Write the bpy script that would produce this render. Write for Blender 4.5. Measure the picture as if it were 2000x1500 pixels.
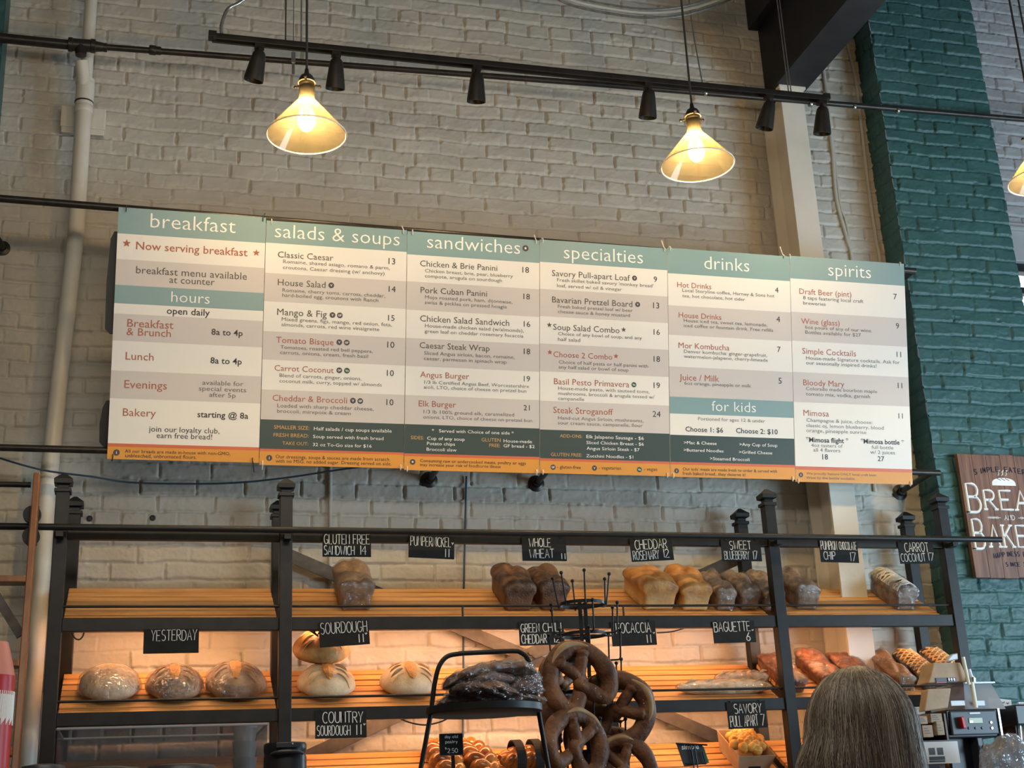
import bpy, math, random
import numpy as np
from mathutils import Vector, Matrix

for o in list(bpy.data.objects):
    bpy.data.objects.remove(o)
SC = bpy.context.scene
COL = SC.collection
PI = math.pi
random.seed(7)
RS = np.random.RandomState(11)

# ------------------------------------------------------------------ camera
FPX = 2650.0
CAM = np.array([0.0, -5.4, 1.36])
_vx = np.array([9840.0, 415.0, FPX]); _vz = np.array([-370.0, -7900.0, FPX])
EX = _vx / np.linalg.norm(_vx)
EZ = _vz - EX * (_vz @ EX); EZ /= np.linalg.norm(EZ)
EY = np.cross(EZ, EX)
if EY[2] < 0:
    EY = -EY
cam_data = bpy.data.cameras.new('camera')
cam_data.sensor_fit = 'HORIZONTAL'
cam_data.sensor_width = 36.0
cam_data.lens = FPX / 2000.0 * 36.0
cam_data.clip_start = 0.05
cam = bpy.data.objects.new('camera', cam_data)
COL.objects.link(cam)
cam.matrix_world = Matrix(((EX[0], -EX[1], -EX[2], CAM[0]), (EY[0], -EY[1], -EY[2], CAM[1]),
                           (EZ[0], -EZ[1], -EZ[2], CAM[2]), (0, 0, 0, 1)))
SC.camera = cam

def ray(px, py):
    v = np.array([px - 1000.0, py - 750.0, FPX])
    return np.array([v @ EX, v @ EY, v @ EZ])

def W(px, py, Y):
    """the point of the vertical plane y = Y seen at picture pixel (px, py)"""
    r = ray(px, py)
    return Vector(CAM + r * ((Y - CAM[1]) / r[1]))

def MPP(px, py, Y):
    """metres per picture pixel there"""
    r = ray(px, py)
    return (Y - CAM[1]) / r[1]

# ------------------------------------------------------------------ world, daylight, exposure
SC.view_settings.view_transform = 'Standard'
SC.view_settings.look = 'None'
SC.view_settings.gamma = 1.0
SC.view_settings.use_curve_mapping = False
SC.view_settings.exposure = 0.0

world = bpy.data.worlds.new('room_light')
SC.world = world
world.use_nodes = True
wn = world.node_tree.nodes; wl = world.node_tree.links
wn.clear()
w_out = wn.new('ShaderNodeOutputWorld'); w_bg = wn.new('ShaderNodeBackground')
w_tc = wn.new('ShaderNodeTexCoord'); w_sep = wn.new('ShaderNodeSeparateXYZ'); w_ramp = wn.new('ShaderNodeValToRGB')
w_map = wn.new('ShaderNodeMapRange')
wl.new(w_tc.outputs['Generated'], w_sep.inputs[0])
wl.new(w_sep.outputs['X'], w_map.inputs['Value'])
w_map.inputs['From Min'].default_value = -1.0
w_map.inputs['From Max'].default_value = 1.0
wl.new(w_map.outputs[0], w_ramp.inputs[0])
w_ramp.color_ramp.elements[0].color = (0.19, 0.17, 0.14, 1)
w_ramp.color_ramp.elements[1].color = (0.42, 0.52, 0.62, 1)
e = w_ramp.color_ramp.elements.new(0.55); e.color = (0.225, 0.205, 0.175, 1)
wl.new(w_ramp.outputs[0], w_bg.inputs['Color'])
w_bg.inputs['Strength'].default_value = 0.33
wl.new(w_bg.outputs[0], w_out.inputs['Surface'])

def light(name, kind, loc, energy, color, parent=None, size=None, size_y=None, aim=None, angle=None, blend=0.5, radius=None):
    ld = bpy.data.lights.new(name, kind)
    ld.energy = energy; ld.color = color
    if kind == 'AREA':
        ld.shape = 'RECTANGLE'; ld.size = size; ld.size_y = size_y or size
    if kind == 'SPOT':
        ld.spot_size = angle; ld.spot_blend = blend
    if radius is not None:
        ld.shadow_soft_size = radius
    o = bpy.data.objects.new(name, ld); COL.objects.link(o)
    loc = Vector(loc)
    if aim is not None:
        q = (Vector(aim) - loc).to_track_quat('-Z', 'Y')
        o.rotation_mode = 'QUATERNION'; o.rotation_quaternion = q
    if parent is not None:
        o.parent = parent; o.location = loc - parent.location
    else:
        o.location = loc
    return o

# daylight of the shop front, behind and to the right of the viewer
light('shopfront_daylight', 'AREA', (6.2, -3.6, 1.6), 235, (0.58, 0.81, 1.0), size=2.4, size_y=2.0, aim=(3.4, 0.0, 1.7))
# unseen warm fill panel, added to brighten the lower wall and rack
light('room_fill', 'AREA', (.3, -3.9, 3.5), 34, (1.0, 0.90, 0.76), size=2.4, size_y=.5, aim=(0.6, 0, 2.3))

# ------------------------------------------------------------------ materials
MATS = {}
def mat(name, c1, c2=None, rough=0.5, metal=0.0, scale=8.0, stretch=(1, 1, 1), bump=0.0, bscale=None, detail=4.0,
        ramp=(0.35, 0.65), coat=0.0, spec=0.5, emit=None, estr=0.0, side=None, zr=(0.05, 0.09)):
    """procedural surface: two colours mixed by noise, and a noise bump"""
    m = bpy.data.materials.new(name); m.use_nodes = True
    n = m.node_tree.nodes; l = m.node_tree.links
    b = n['Principled BSDF']
    b.inputs['Roughness'].default_value = rough
    b.inputs['Metallic'].default_value = metal
    b.inputs['Coat Weight'].default_value = coat
    b.inputs['Specular IOR Level'].default_value = spec
    tc = n.new('ShaderNodeTexCoord'); mp = n.new('ShaderNodeMapping')
    mp.inputs['Scale'].default_value = stretch
    l.new(tc.outputs['Object'], mp.inputs[0])
    nz = n.new('ShaderNodeTexNoise'); nz.inputs['Scale'].default_value = scale; nz.inputs['Detail'].default_value = detail
    l.new(mp.outputs[0], nz.inputs['Vector'])
    rp = n.new('ShaderNodeValToRGB')
    rp.color_ramp.elements[0].position = ramp[0]; rp.color_ramp.elements[1].position = ramp[1]
    rp.color_ramp.elements[0].color = (*c1, 1)
    rp.color_ramp.elements[1].color = (*(c2 or tuple(min(1, x * 1.12) for x in c1)), 1)
    l.new(nz.outputs['Fac'], rp.inputs[0]); l.new(rp.outputs[0], b.inputs['Base Color'])
    if side:                                    # paler sides below a darker baked top
        sp = n.new('ShaderNodeSeparateXYZ'); l.new(tc.outputs['Object'], sp.inputs[0])
        ad = n.new('ShaderNodeMath'); ad.operation = 'MULTIPLY_ADD'; ad.inputs[1].default_value = 0.10
        l.new(nz.outputs['Fac'], ad.inputs[0]); l.new(sp.outputs['Z'], ad.inputs[2])
        mz = n.new('ShaderNodeMapRange'); mz.inputs['From Min'].default_value = zr[0] + .02; mz.inputs['From Max'].default_value = zr[1] + .03
        l.new(ad.outputs[0], mz.inputs['Value'])
        mx = n.new('ShaderNodeMix'); mx.data_type = 'RGBA'; l.new(mz.outputs[0], mx.inputs['Factor'])
        mx.inputs[6].default_value = (*side, 1); l.new(rp.outputs[0], mx.inputs[7]); l.new(mx.outputs[2], b.inputs['Base Color'])
    if bump:
        nb = n.new('ShaderNodeTexNoise'); nb.inputs['Scale'].default_value = bscale or scale * 4; nb.inputs['Detail'].default_value = 5
        l.new(mp.outputs[0], nb.inputs['Vector'])
        bp = n.new('ShaderNodeBump'); bp.inputs['Strength'].default_value = bump; bp.inputs['Distance'].default_value = 0.004
        l.new(nb.outputs['Fac'], bp.inputs['Height']); l.new(bp.outputs[0], b.inputs['Normal'])
    if emit:
        b.inputs['Emission Color'].default_value = (*emit, 1); b.inputs['Emission Strength'].default_value = estr
    MATS[name] = m
    return m

def film(name, tint, clear=0.72, bump=0.6, bscale=45, rough=0.12, haze=(0.8, 0.8, 0.8), gloss=0.55):
    """thin clear plastic: see-through, a little milky, with crumpled highlights"""
    m = bpy.data.materials.new(name); m.use_nodes = True
    n = m.node_tree.nodes; l = m.node_tree.links; n.clear()
    out = n.new('ShaderNodeOutputMaterial')
    tr = n.new('ShaderNodeBsdfTransparent'); tr.inputs[0].default_value = (*tint, 1)
    gl = n.new('ShaderNodeBsdfGlossy'); gl.inputs['Roughness'].default_value = rough
    df = n.new('ShaderNodeBsdfDiffuse'); df.inputs[0].default_value = (*haze, 1)
    nz = n.new('ShaderNodeTexNoise'); nz.inputs['Scale'].default_value = bscale; nz.inputs['Detail'].default_value = 3
    tc = n.new('ShaderNodeTexCoord'); l.new(tc.outputs['Object'], nz.inputs['Vector'])
    bp = n.new('ShaderNodeBump'); bp.inputs['Strength'].default_value = bump; bp.inputs['Distance'].default_value = 0.025
    l.new(nz.outputs['Fac'], bp.inputs['Height'])
    l.new(bp.outputs[0], gl.inputs['Normal'])
    fr = n.new('ShaderNodeLayerWeight'); fr.inputs['Blend'].default_value = 0.5; l.new(bp.outputs[0], fr.inputs['Normal'])
    pw = n.new('ShaderNodeMath'); pw.operation = 'POWER'; pw.inputs[1].default_value = 4.0; l.new(fr.outputs['Facing'], pw.inputs[0])
    mr = n.new('ShaderNodeMath'); mr.operation = 'MULTIPLY_ADD'; mr.inputs[1].default_value = gloss * .45; mr.inputs[2].default_value = 0.12 * gloss + .008
    l.new(pw.outputs[0], mr.inputs[0])
    m1 = n.new('ShaderNodeMixShader'); m1.inputs[0].default_value = clear
    l.new(df.outputs[0], m1.inputs[1]); l.new(tr.outputs[0], m1.inputs[2])
    m2 = n.new('ShaderNodeMixShader'); l.new(mr.outputs[0], m2.inputs[0])
    l.new(m1.outputs[0], m2.inputs[1]); l.new(gl.outputs[0], m2.inputs[2])
    l.new(m2.outputs[0], out.inputs[0])
    MATS[name] = m
    return m

mat('wall_paint', (0.47, 0.44, 0.375), (0.53, 0.50, 0.43), rough=0.55, scale=5, bump=0.35, bscale=90)
mat('daylit_grey_paint', (0.33, 0.325, 0.325), (0.39, 0.385, 0.385), rough=0.55, scale=5, bump=0.35, bscale=90)  # wall paint with its cool daylight look put into the colour; lintel too
mat('green_paint', (0.029, 0.092, 0.087), (0.040, 0.116, 0.111), rough=0.5, scale=5, bump=0.3, bscale=90)
mat('pipe_white', (0.60, 0.57, 0.49), (0.66, 0.63, 0.55), rough=0.45, scale=10)
mat('column_paint', (0.66, 0.62, 0.53), (0.71, 0.67, 0.58), rough=0.5, scale=6, bump=0.2, bscale=60)
mat('black_steel', (0.010, 0.0095, 0.009), (0.016, 0.015, 0.014), rough=0.45, scale=20, spec=0.35)
mat('beam_paint', (0.012, 0.013, 0.016), (0.018, 0.019, 0.022), rough=0.5, scale=10, spec=0.3)
mat('iron_pipe', (0.022, 0.018, 0.015), (0.038, 0.030, 0.024), rough=0.38, scale=30, metal=0.4)
mat('bare_metal', (0.35, 0.34, 0.32), (0.5, 0.49, 0.46), rough=0.3, metal=0.9, scale=40)
mat('brace_steel', (0.050, 0.044, 0.038), (0.085, 0.074, 0.062), rough=0.4, metal=0.35, scale=25)
mat('cord_black', (0.03, 0.027, 0.025), rough=0.6)
mat('cable_blue', (0.03, 0.055, 0.08), rough=0.5)
mat('shelf_pine', (0.46, 0.215, 0.065), (0.62, 0.32, 0.11), rough=0.5, scale=9, stretch=(0.5, 5, 5), bump=0.15)
mat('ladder_wood', (0.20, 0.075, 0.028), (0.28, 0.11, 0.04), rough=0.4, scale=9, stretch=(5, 5, 0.5))
mat('sign_wood', (0.13, 0.060, 0.040), (0.24, 0.12, 0.075), rough=0.55, scale=6, stretch=(8, 1, 0.9))
mat('paint_white', (0.80, 0.80, 0.77), rough=0.6)
mat('ink_navy', (0.02, 0.025, 0.06), rough=0.6)
mat('chalk_board', (0.010, 0.010, 0.010), (0.015, 0.015, 0.014), rough=0.7, scale=30, spec=0.2)
mat('chalk', (0.62, 0.61, 0.58), (0.72, 0.71, 0.68), rough=0.9, scale=200)
# printed boards
mat('b_white', (0.80, 0.775, 0.72), (0.82, 0.795, 0.74), rough=0.45, scale=2)
mat('b_grey', (0.60, 0.555, 0.525), (0.62, 0.575, 0.545), rough=0.45, scale=2)
mat('b_teal', (0.215, 0.345, 0.355), (0.23, 0.36, 0.37), rough=0.45, scale=2)
mat('b_dark', (0.045, 0.068, 0.060), (0.050, 0.074, 0.066), rough=0.45, scale=2)
mat('b_red', (0.60, 0.14, 0.06), rough=0.45)
mat('b_orange', (0.72, 0.31, 0.045), (0.74, 0.33, 0.05), rough=0.45, scale=2)
mat('t_white', (0.86, 0.84, 0.79), rough=0.5)
mat('t_olive', (0.085, 0.075, 0.055), rough=0.5)
mat('t_grey', (0.13, 0.115, 0.10), rough=0.5)
mat('t_dark', (0.022, 0.020, 0.020), rough=0.5)
mat('t_rust', (0.38, 0.105, 0.055), rough=0.5)
mat('t_tan', (0.58, 0.34, 0.12), rough=0.5)
mat('t_badge', (0.065, 0.055, 0.055), rough=0.5)
mat('t_vegan', (0.04, 0.085, 0.045), rough=0.5)
mat('tie_white', (0.75, 0.73, 0.68), rough=0.35)
# bread
mat('crust_dark', (0.045, 0.018, 0.010), (0.125, 0.055, 0.027), rough=0.45, scale=22, bump=0.5, bscale=120, detail=8)
mat('crust_rye', (0.050, 0.022, 0.012), (0.17, 0.082, 0.042), rough=0.5, scale=34, bump=0.7, bscale=140, detail=8, side=(0.15, 0.065, 0.032), zr=(.055, .08))
mat('crust_gold', (0.33, 0.125, 0.030), (0.62, 0.36, 0.12), rough=0.5, scale=16, bump=0.6, bscale=70, detail=7)
mat('crust_cheddar', (0.28, 0.10, 0.022), (0.58, 0.29, 0.085), rough=0.5, scale=16, bump=0.6, bscale=80, detail=7, side=(0.66, 0.43, 0.18), zr=(.045, .095))
mat('crust_flour', (0.46, 0.30, 0.16), (0.70, 0.57, 0.40), rough=0.75, scale=16, bump=0.4, bscale=90, detail=7)
mat('crust_brown', (0.20, 0.10, 0.045), (0.40, 0.235, 0.12), rough=0.5, scale=18, bump=0.4, bscale=80, detail=7)
mat('crust_orange', (0.40, 0.155, 0.035), (0.62, 0.30, 0.085), rough=0.5, scale=30, bump=0.6, bscale=120)
mat('crust_score', (0.42, 0.24, 0.10), (0.58, 0.36, 0.17), rough=0.6, scale=40, bump=0.6, bscale=120)
mat('crust_glaze', (0.20, 0.055, 0.012), (0.46, 0.17, 0.038), rough=0.22, scale=14, bump=0.15, coat=0.5)
mat('crust_pale', (0.62, 0.36, 0.13), (0.78, 0.52, 0.24), rough=0.4, scale=20)
mat('pretzel_crust', (0.080, 0.032, 0.016), (0.25, 0.110, 0.050), rough=0.55, scale=18, bump=0.8, bscale=80, detail=9, ramp=(0.36, 0.70), spec=0.3)
mat('pretzel_split', (0.30, 0.17, 0.075), (0.42, 0.27, 0.13), rough=0.6, scale=25)
mat('pastry_dark', (0.085, 0.036, 0.022), (0.22, 0.10, 0.06), rough=0.5, scale=24, bump=0.4)
mat('berry_loaf', (0.13, 0.075, 0.052), (0.36, 0.245, 0.17), rough=0.5, scale=28, bump=0.4, detail=7)
mat('focaccia_red', (0.12, 0.030, 0.014), (0.36, 0.12, 0.05), rough=0.45, scale=38, bump=0.8, bscale=70, detail=7)
mat('icing', (0.72, 0.66, 0.55), rough=0.5)
mat('cheese', (0.68, 0.30, 0.05), (0.85, 0.50, 0.12), rough=0.4, scale=40)
film('bag_film', (0.93, 0.92, 0.90), clear=0.93, bump=1.0, bscale=40, gloss=0.8, haze=(0.55, 0.53, 0.50))
film('tight_film', (0.95, 0.95, 0.95), clear=0.96, bump=1.0, bscale=60, rough=0.13, gloss=1.15, haze=(0.65, 0.64, 0.62))
film('acrylic', (0.80, 0.80, 0.80), clear=0.985, bump=0.05, bscale=6, rough=0.05, gloss=0.35)
film('grey_hopper', (0.62, 0.64, 0.66), clear=0.55, bump=0.1, bscale=8, rough=0.15, haze=(0.58, 0.58, 0.60))
film('bin_bag', (0.75, 0.75, 0.76), clear=0.55, bump=1.0, bscale=22, rough=0.15, gloss=0.7, haze=(0.30, 0.30, 0.32))
# misc
mat('kraft', (0.36, 0.25, 0.16), (0.44, 0.32, 0.21), rough=0.75, scale=14, bump=0.25, bscale=30)
mat('paper_white', (0.66, 0.65, 0.64), (0.72, 0.71, 0.70), rough=0.7, scale=10)
mat('label_silver', (0.62, 0.66, 0.70), rough=0.4)
mat('cream_plastic', (0.66, 0.66, 0.55), rough=0.4)
mat('machine_grey', (0.035, 0.042, 0.052), (0.045, 0.052, 0.062), rough=0.4, scale=12)
mat('machine_dark', (0.010, 0.011, 0.014), rough=0.35)
mat('lcd', (0.22, 0.27, 0.20), rough=0.3, emit=(0.50, 0.62, 0.46), estr=0.25)
mat('lcd_lit', (0.6, 0.7, 0.6), rough=0.3, emit=(0.75, 0.95, 0.85), estr=0.8)
mat('red_plastic', (0.42, 0.012, 0.018), rough=0.35)
mat('pink_plastic', (0.55, 0.20, 0.15), rough=0.35)
mat('wood_dark', (0.05, 0.02, 0.012), (0.085, 0.036, 0.02), rough=0.4, scale=12)
mat('green_card', (0.02, 0.14, 0.05), rough=0.5)
mat('counter_top', (0.16, 0.10, 0.06), (0.22, 0.14, 0.09), rough=0.35, scale=6, stretch=(0.6, 4, 4))
mat('floor_concrete', (0.20, 0.19, 0.175), (0.27, 0.26, 0.24), rough=0.6, scale=1.6, bump=0.1)
mat('skin', (0.56, 0.33, 0.24), rough=0.5, scale=20)
mat('shirt', (0.035, 0.040, 0.050), (0.05, 0.055, 0.066), rough=0.8, scale=30, bump=0.3, bscale=200)
mat('denim', (0.04, 0.06, 0.11), (0.06, 0.085, 0.14), rough=0.8, scale=60, bump=0.2, bscale=250)
mat('leather', (0.03, 0.02, 0.015), rough=0.5)

def daylight_mat():
    m = bpy.data.materials.new('window_daylight'); m.use_nodes = True
    n = m.node_tree.nodes; n.clear()
    out = n.new('ShaderNodeOutputMaterial'); em = n.new('ShaderNodeEmission')
    em.inputs[0].default_value = (0.86, 0.94, 1.0, 1); em.inputs[1].default_value = 2.6
    m.node_tree.links.new(em.outputs[0], out.inputs[0]); MATS['window_daylight'] = m
daylight_mat()

def glow(name, color, strength):
    m = bpy.data.materials.new(name); m.use_nodes = True
    n = m.node_tree.nodes; n.clear()
    out = n.new('ShaderNodeOutputMaterial'); em = n.new('ShaderNodeEmission')
    em.inputs[0].default_value = (*color, 1); em.inputs[1].default_value = strength
    m.node_tree.links.new(em.outputs[0], out.inputs[0]); MATS[name] = m
glow('filament_glow', (1.0, 0.74, 0.30), 22.0)
glow('strip_glow', (1.0, 0.66, 0.34), 3.0)

def shade_glass():
    m = bpy.data.materials.new('shade_glass'); m.use_nodes = True
    n = m.node_tree.nodes; l = m.node_tree.links; n.clear()
    out = n.new('ShaderNodeOutputMaterial')
    tr = n.new('ShaderNodeBsdfTransparent'); tr.inputs[0].default_value = (0.60, 0.555, 0.46, 1)
    tl = n.new('ShaderNodeBsdfTranslucent'); tl.inputs[0].default_value = (0.85, 0.75, 0.54, 1)
    df = n.new('ShaderNodeBsdfDiffuse'); df.inputs[0].default_value = (0.62, 0.54, 0.38, 1)
    gl = n.new('ShaderNodeBsdfGlossy'); gl.inputs['Roughness'].default_value = 0.08
    a = n.new('ShaderNodeMixShader'); a.inputs[0].default_value = 0.35
    l.new(tl.outputs[0], a.inputs[1]); l.new(df.outputs[0], a.inputs[2])
    nz = n.new('ShaderNodeTexNoise'); nz.inputs['Scale'].default_value = 9
    mr = n.new('ShaderNodeMapRange'); mr.inputs['To Min'].default_value = 0.91; mr.inputs['To Max'].default_value = 0.94
    l.new(nz.outputs['Fac'], mr.inputs['Value'])
    b = n.new('ShaderNodeMixShader'); l.new(mr.outputs[0], b.inputs[0]); l.new(a.outputs[0], b.inputs[1]); l.new(tr.outputs[0], b.inputs[2])
    fr = n.new('ShaderNodeLayerWeight'); fr.inputs[0].default_value = .5
    pw = n.new('ShaderNodeMath'); pw.operation = 'POWER'; pw.inputs[1].default_value = 5.0; l.new(fr.outputs['Facing'], pw.inputs[0])
    mu = n.new('ShaderNodeMath'); mu.operation = 'MULTIPLY_ADD'; mu.inputs[1].default_value = .3; mu.inputs[2].default_value = .03; l.new(pw.outputs[0], mu.inputs[0])
    c = n.new('ShaderNodeMixShader'); l.new(mu.outputs[0], c.inputs[0]); l.new(b.outputs[0], c.inputs[1]); l.new(gl.outputs[0], c.inputs[2])
    l.new(c.outputs[0], out.inputs[0]); MATS['shade_glass'] = m
shade_glass()
film('rim_glass', (1.0, 0.9, 0.7), clear=0.15, bump=0.0, haze=(1.0, 0.92, 0.74), gloss=0.4)
film('bulb_glass', (1.0, 0.88, 0.62), clear=0.9, bump=0.0, haze=(1.0, 0.85, 0.5), gloss=0.3)

def hair_mat():
    m = bpy.data.materials.new('hair_strands'); m.use_nodes = True
    n = m.node_tree.nodes; l = m.node_tree.links; b = n['Principled BSDF']
    at = n.new('ShaderNodeAttribute'); at.attribute_name = 'strand'
    rp = n.new('ShaderNodeValToRGB')
    rp.color_ramp.elements[0].color = (0.04, 0.03, 0.023, 1); rp.color_ramp.elements[1].color = (0.70, 0.64, 0.56, 1)
    e2 = rp.color_ramp.elements.new(0.55); e2.color = (0.27, 0.21, 0.155, 1)
    l.new(at.outputs['Fac'], rp.inputs[0]); l.new(rp.outputs[0], b.inputs['Base Color'])
    b.inputs['Roughness'].default_value = 0.38; b.inputs['Specular IOR Level'].default_value = 0.6
    MATS['hair_strands'] = m
hair_mat()

# ------------------------------------------------------------------ mesh helpers
def frames(P, closed=False):
    n = len(P); T = []
    for i in range(n):
        a = P[(i - 1) % n] if (closed or i > 0) else P[i]
        b = P[(i + 1) % n] if (closed or i < n - 1) else P[i]
        t = (b - a)
        T.append(t.normalized() if t.length > 1e-9 else Vector((0, 0, 1)))
    ref = Vector((0, 0, 1)) if abs(T[0].z) < 0.9 else Vector((1, 0, 0))
    N = [(ref - T[0] * ref.dot(T[0])).normalized()]
    for i in range(1, n):
        v = N[-1] - T[i] * N[-1].dot(T[i])
        N.append(v.normalized() if v.length > 1e-6 else N[-1])
    return T, N

def catmull(P, sub=6, closed=False):
    P = [Vector(p) for p in P]; n = len(P); out = []
    rng = range(n if closed else n - 1)
    for i in rng:
        p0 = P[(i - 1) % n] if (closed or i > 0) else P[i]
        p1 = P[i]; p2 = P[(i + 1) % n]
        p3 = P[(i + 2) % n] if (closed or i + 2 < n) else P[(i + 1) % n]
        for k in range(sub):
            t = k / sub
            out.append(0.5 * ((2 * p1) + (p2 - p0) * t + (2 * p0 - 5 * p1 + 4 * p2 - p3) * t * t + (3 * p1 - p0 - 3 * p2 + p3) * t ** 3))
    if not closed:
        out.append(P[-1])
    return out

class MB:
    def __init__(s):
        s.v = []; s.f = []; s.m = []
    def add(s, V, F, mi=0):
        b = len(s.v); s.v += [Vector(p) for p in V]
        s.f += [tuple(i + b for i in f) for f in F]; s.m += [mi] * len(F)
        return s
    def box(s, c, d, R=None, mi=0):
        c = Vector(c); V = []
        for sx in (-.5, .5):
            for sy in (-.5, .5):
                for sz in (-.5, .5):
                    p = Vector((sx * d[0], sy * d[1], sz * d[2]))
                    V.append(c + (R @ p if R else p))
        return s.add(V, [(0, 1, 3, 2), (4, 6, 7, 5), (0, 4, 5, 1), (2, 3, 7, 6), (0, 2, 6, 4), (1, 5, 7, 3)], mi)
    def span(s, x0, x1, y0, y1, z0, z1, mi=0):
        return s.box(((x0 + x1) / 2, (y0 + y1) / 2, (z0 + z1) / 2), (x1 - x0, y1 - y0, z1 - z0), None, mi)
    def tube(s, P, r, n=8, closed=False, mi=0, flat=1.0, cap=True):
        P = [Vector(p) for p in P]
        T, N = frames(P, closed); V = []; k = len(P)
        for i in range(k):
            B = T[i].cross(N[i]); ri = r[i] if hasattr(r, '__len__') else r
            for j in range(n):
                a = 2 * PI * j / n
                V.append(P[i] + N[i] * (math.cos(a) * ri) + B * (math.sin(a) * ri * flat))
        F = []
        for i in range(k if closed else k - 1):
            for j in range(n):
                a = i * n + j; b = i * n + (j + 1) % n; c = ((i + 1) % k) * n + (j + 1) % n; d = ((i + 1) % k) * n + j
                F.append((a, b, c, d))
        if cap and not closed:
            F.append(tuple(range(n - 1, -1, -1))); F.append(tuple((k - 1) * n + j for j in range(n)))
        return s.add(V, F, mi)
    def lathe(s, prof, o=(0, 0, 0), n=28, R=None, mi=0, rot=0.0, sx=1.0, sy=1.0):
        o = Vector(o); V = []; F = []; k = len(prof)
        for (r, h) in prof:
            for j in range(n):
                a = 2 * PI * j / n + rot
                p = Vector((math.cos(a) * r * sx, math.sin(a) * r * sy, h))
                V.append(o + (R @ p if R else p))
        for i in range(k - 1):
            for j in range(n):
                F.append((i * n + j, i * n + (j + 1) % n, (i + 1) * n + (j + 1) % n, (i + 1) * n + j))
        if prof[0][0] > 1e-6:
            F.append(tuple(range(n - 1, -1, -1)))
        if prof[-1][0] > 1e-6:
            F.append(tuple((k - 1) * n + j for j in range(n)))
        return s.add(V, F, mi)
    def ball(s, c, r, n=12, m=8, mi=0):
        rr = r if hasattr(r, '__len__') else (r, r, r)
        V = []; F = []; c = Vector(c)
        for i in range(m + 1):
            t = PI * i / m - PI / 2
            for j in range(n):
                a = 2 * PI * j / n
                V.append(c + Vector((math.cos(t) * math.cos(a) * rr[0], math.cos(t) * math.sin(a) * rr[1], math.sin(t) * rr[2])))
        for i in range(m):
            for j in range(n):
                F.append((i * n + j, i * n + (j + 1) % n, (i + 1) * n + (j + 1) % n, (i + 1) * n + j))
        return s.add(V, F, mi)
    def prism(s, poly, o, u, v, w, mi=0):
        """2-D outline (in u, v from o) pushed along w"""
        o, u, v, w = map(Vector, (o, u, v, w)); n = len(poly)
        A = [o + u * p[0] + v * p[1] for p in poly]; V = A + [a + w for a in A]
        F = [tuple(range(n - 1, -1, -1)), tuple(range(n, 2 * n))] + [(i, (i + 1) % n, n + (i + 1) % n, n + i) for i in range(n)]
        return s.add(V, F, mi)
    def build(s, name, mats, parent=None, origin=None, local=False, sharp=40, bevel=0.0, matrix=None):
        """one mesh object; verts are world coordinates unless local"""
        me = bpy.data.meshes.new(name)
        V = s.v
        if parent is not None and not local:
            off = root_of(parent).location; V = [p - off for p in V]
        elif parent is None and not local:
            if origin is None:
                xs = [p.x for p in V]; ys = [p.y for p in V]; zs = [p.z for p in V]
                origin = Vector(((min(xs) + max(xs)) / 2, (min(ys) + max(ys)) / 2, min(zs)))
            origin = Vector(origin); V = [p - origin for p in V]
        me.from_pydata([tuple(p) for p in V], [], s.f)
        for mm in (mats if isinstance(mats, (list, tuple)) else [mats]):
            me.materials.append(MATS[mm] if isinstance(mm, str) else mm)
        me.polygons.foreach_set('material_index', s.m)
        me.validate()
        if sharp is not None:
            me.shade_smooth(); me.set_sharp_from_angle(angle=math.radians(sharp))
        o = bpy.data.objects.new(name, me); COL.objects.link(o)
        if parent is not None:
            o.parent = parent
        elif not local:
            o.location = origin
        if bevel:
            md = o.modifiers.new('bevel', 'BEVEL'); md.width = bevel; md.segments = 2; md.limit_method = 'ANGLE'
        return o

def root_of(o):
    while o.parent is not None:
        o = o.parent
    return o

def tag(o, label=None, cat=None, group=None, kind=None):
    if label: o['label'] = label
    if cat: o['category'] = cat
    if group: o['group'] = group
    if kind: o['kind'] = kind
    return o

def thing(name, loc, label, cat, group=None, rot=None):
    o = bpy.data.objects.new(name, None); COL.objects.link(o)
    o.empty_display_size = 0.05
    o.location = Vector(loc)
    if rot: o.rotation_euler = rot
    return tag(o, label, cat, group)

def copy_tree(o, parent=None):
    c = o.copy(); COL.objects.link(c)
    if parent is not None: c.parent = parent
    for ch in list(o.children):
        copy_tree(ch, c)
    return c

def struct(o):
    o['kind'] = 'structure'
    return o

def Rx(a): return Matrix.Rotation(a, 3, 'X')
def Ry(a): return Matrix.Rotation(a, 3, 'Y')
def Rz(a): return Matrix.Rotation(a, 3, 'Z')

# ---- smooth value noise on numpy arrays
def vnoise(x, y, seed):
    r = np.random.RandomState(seed).rand(256, 256)
    xi = np.floor(x).astype(int); yi = np.floor(y).astype(int)
    fx = x - xi; fy = y - yi; fx = fx * fx * (3 - 2 * fx); fy = fy * fy * (3 - 2 * fy)
    g = lambda a, b: r[a % 256, b % 256]
    return (g(xi, yi) * (1 - fx) + g(xi + 1, yi) * fx) * (1 - fy) + (g(xi, yi + 1) * (1 - fx) + g(xi + 1, yi + 1) * fx) * fy - 0.5

def noise3(P, f, seed):
    """cheap smooth 3-D noise for lumpy shapes"""
    x, y, z = P[:, 0] * f, P[:, 1] * f, P[:, 2] * f
    return (vnoise(x + 3.1, y + z * 0.7, seed) + vnoise(y - 1.7, z + x * 0.6, seed + 1) + vnoise(z + 5.3, x - y * 0.5, seed + 2)) / 1.5

def hash2(a, b, seed):
    r = np.random.RandomState(seed).rand(512, 512)
    return r[a % 512, b % 512]

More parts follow.
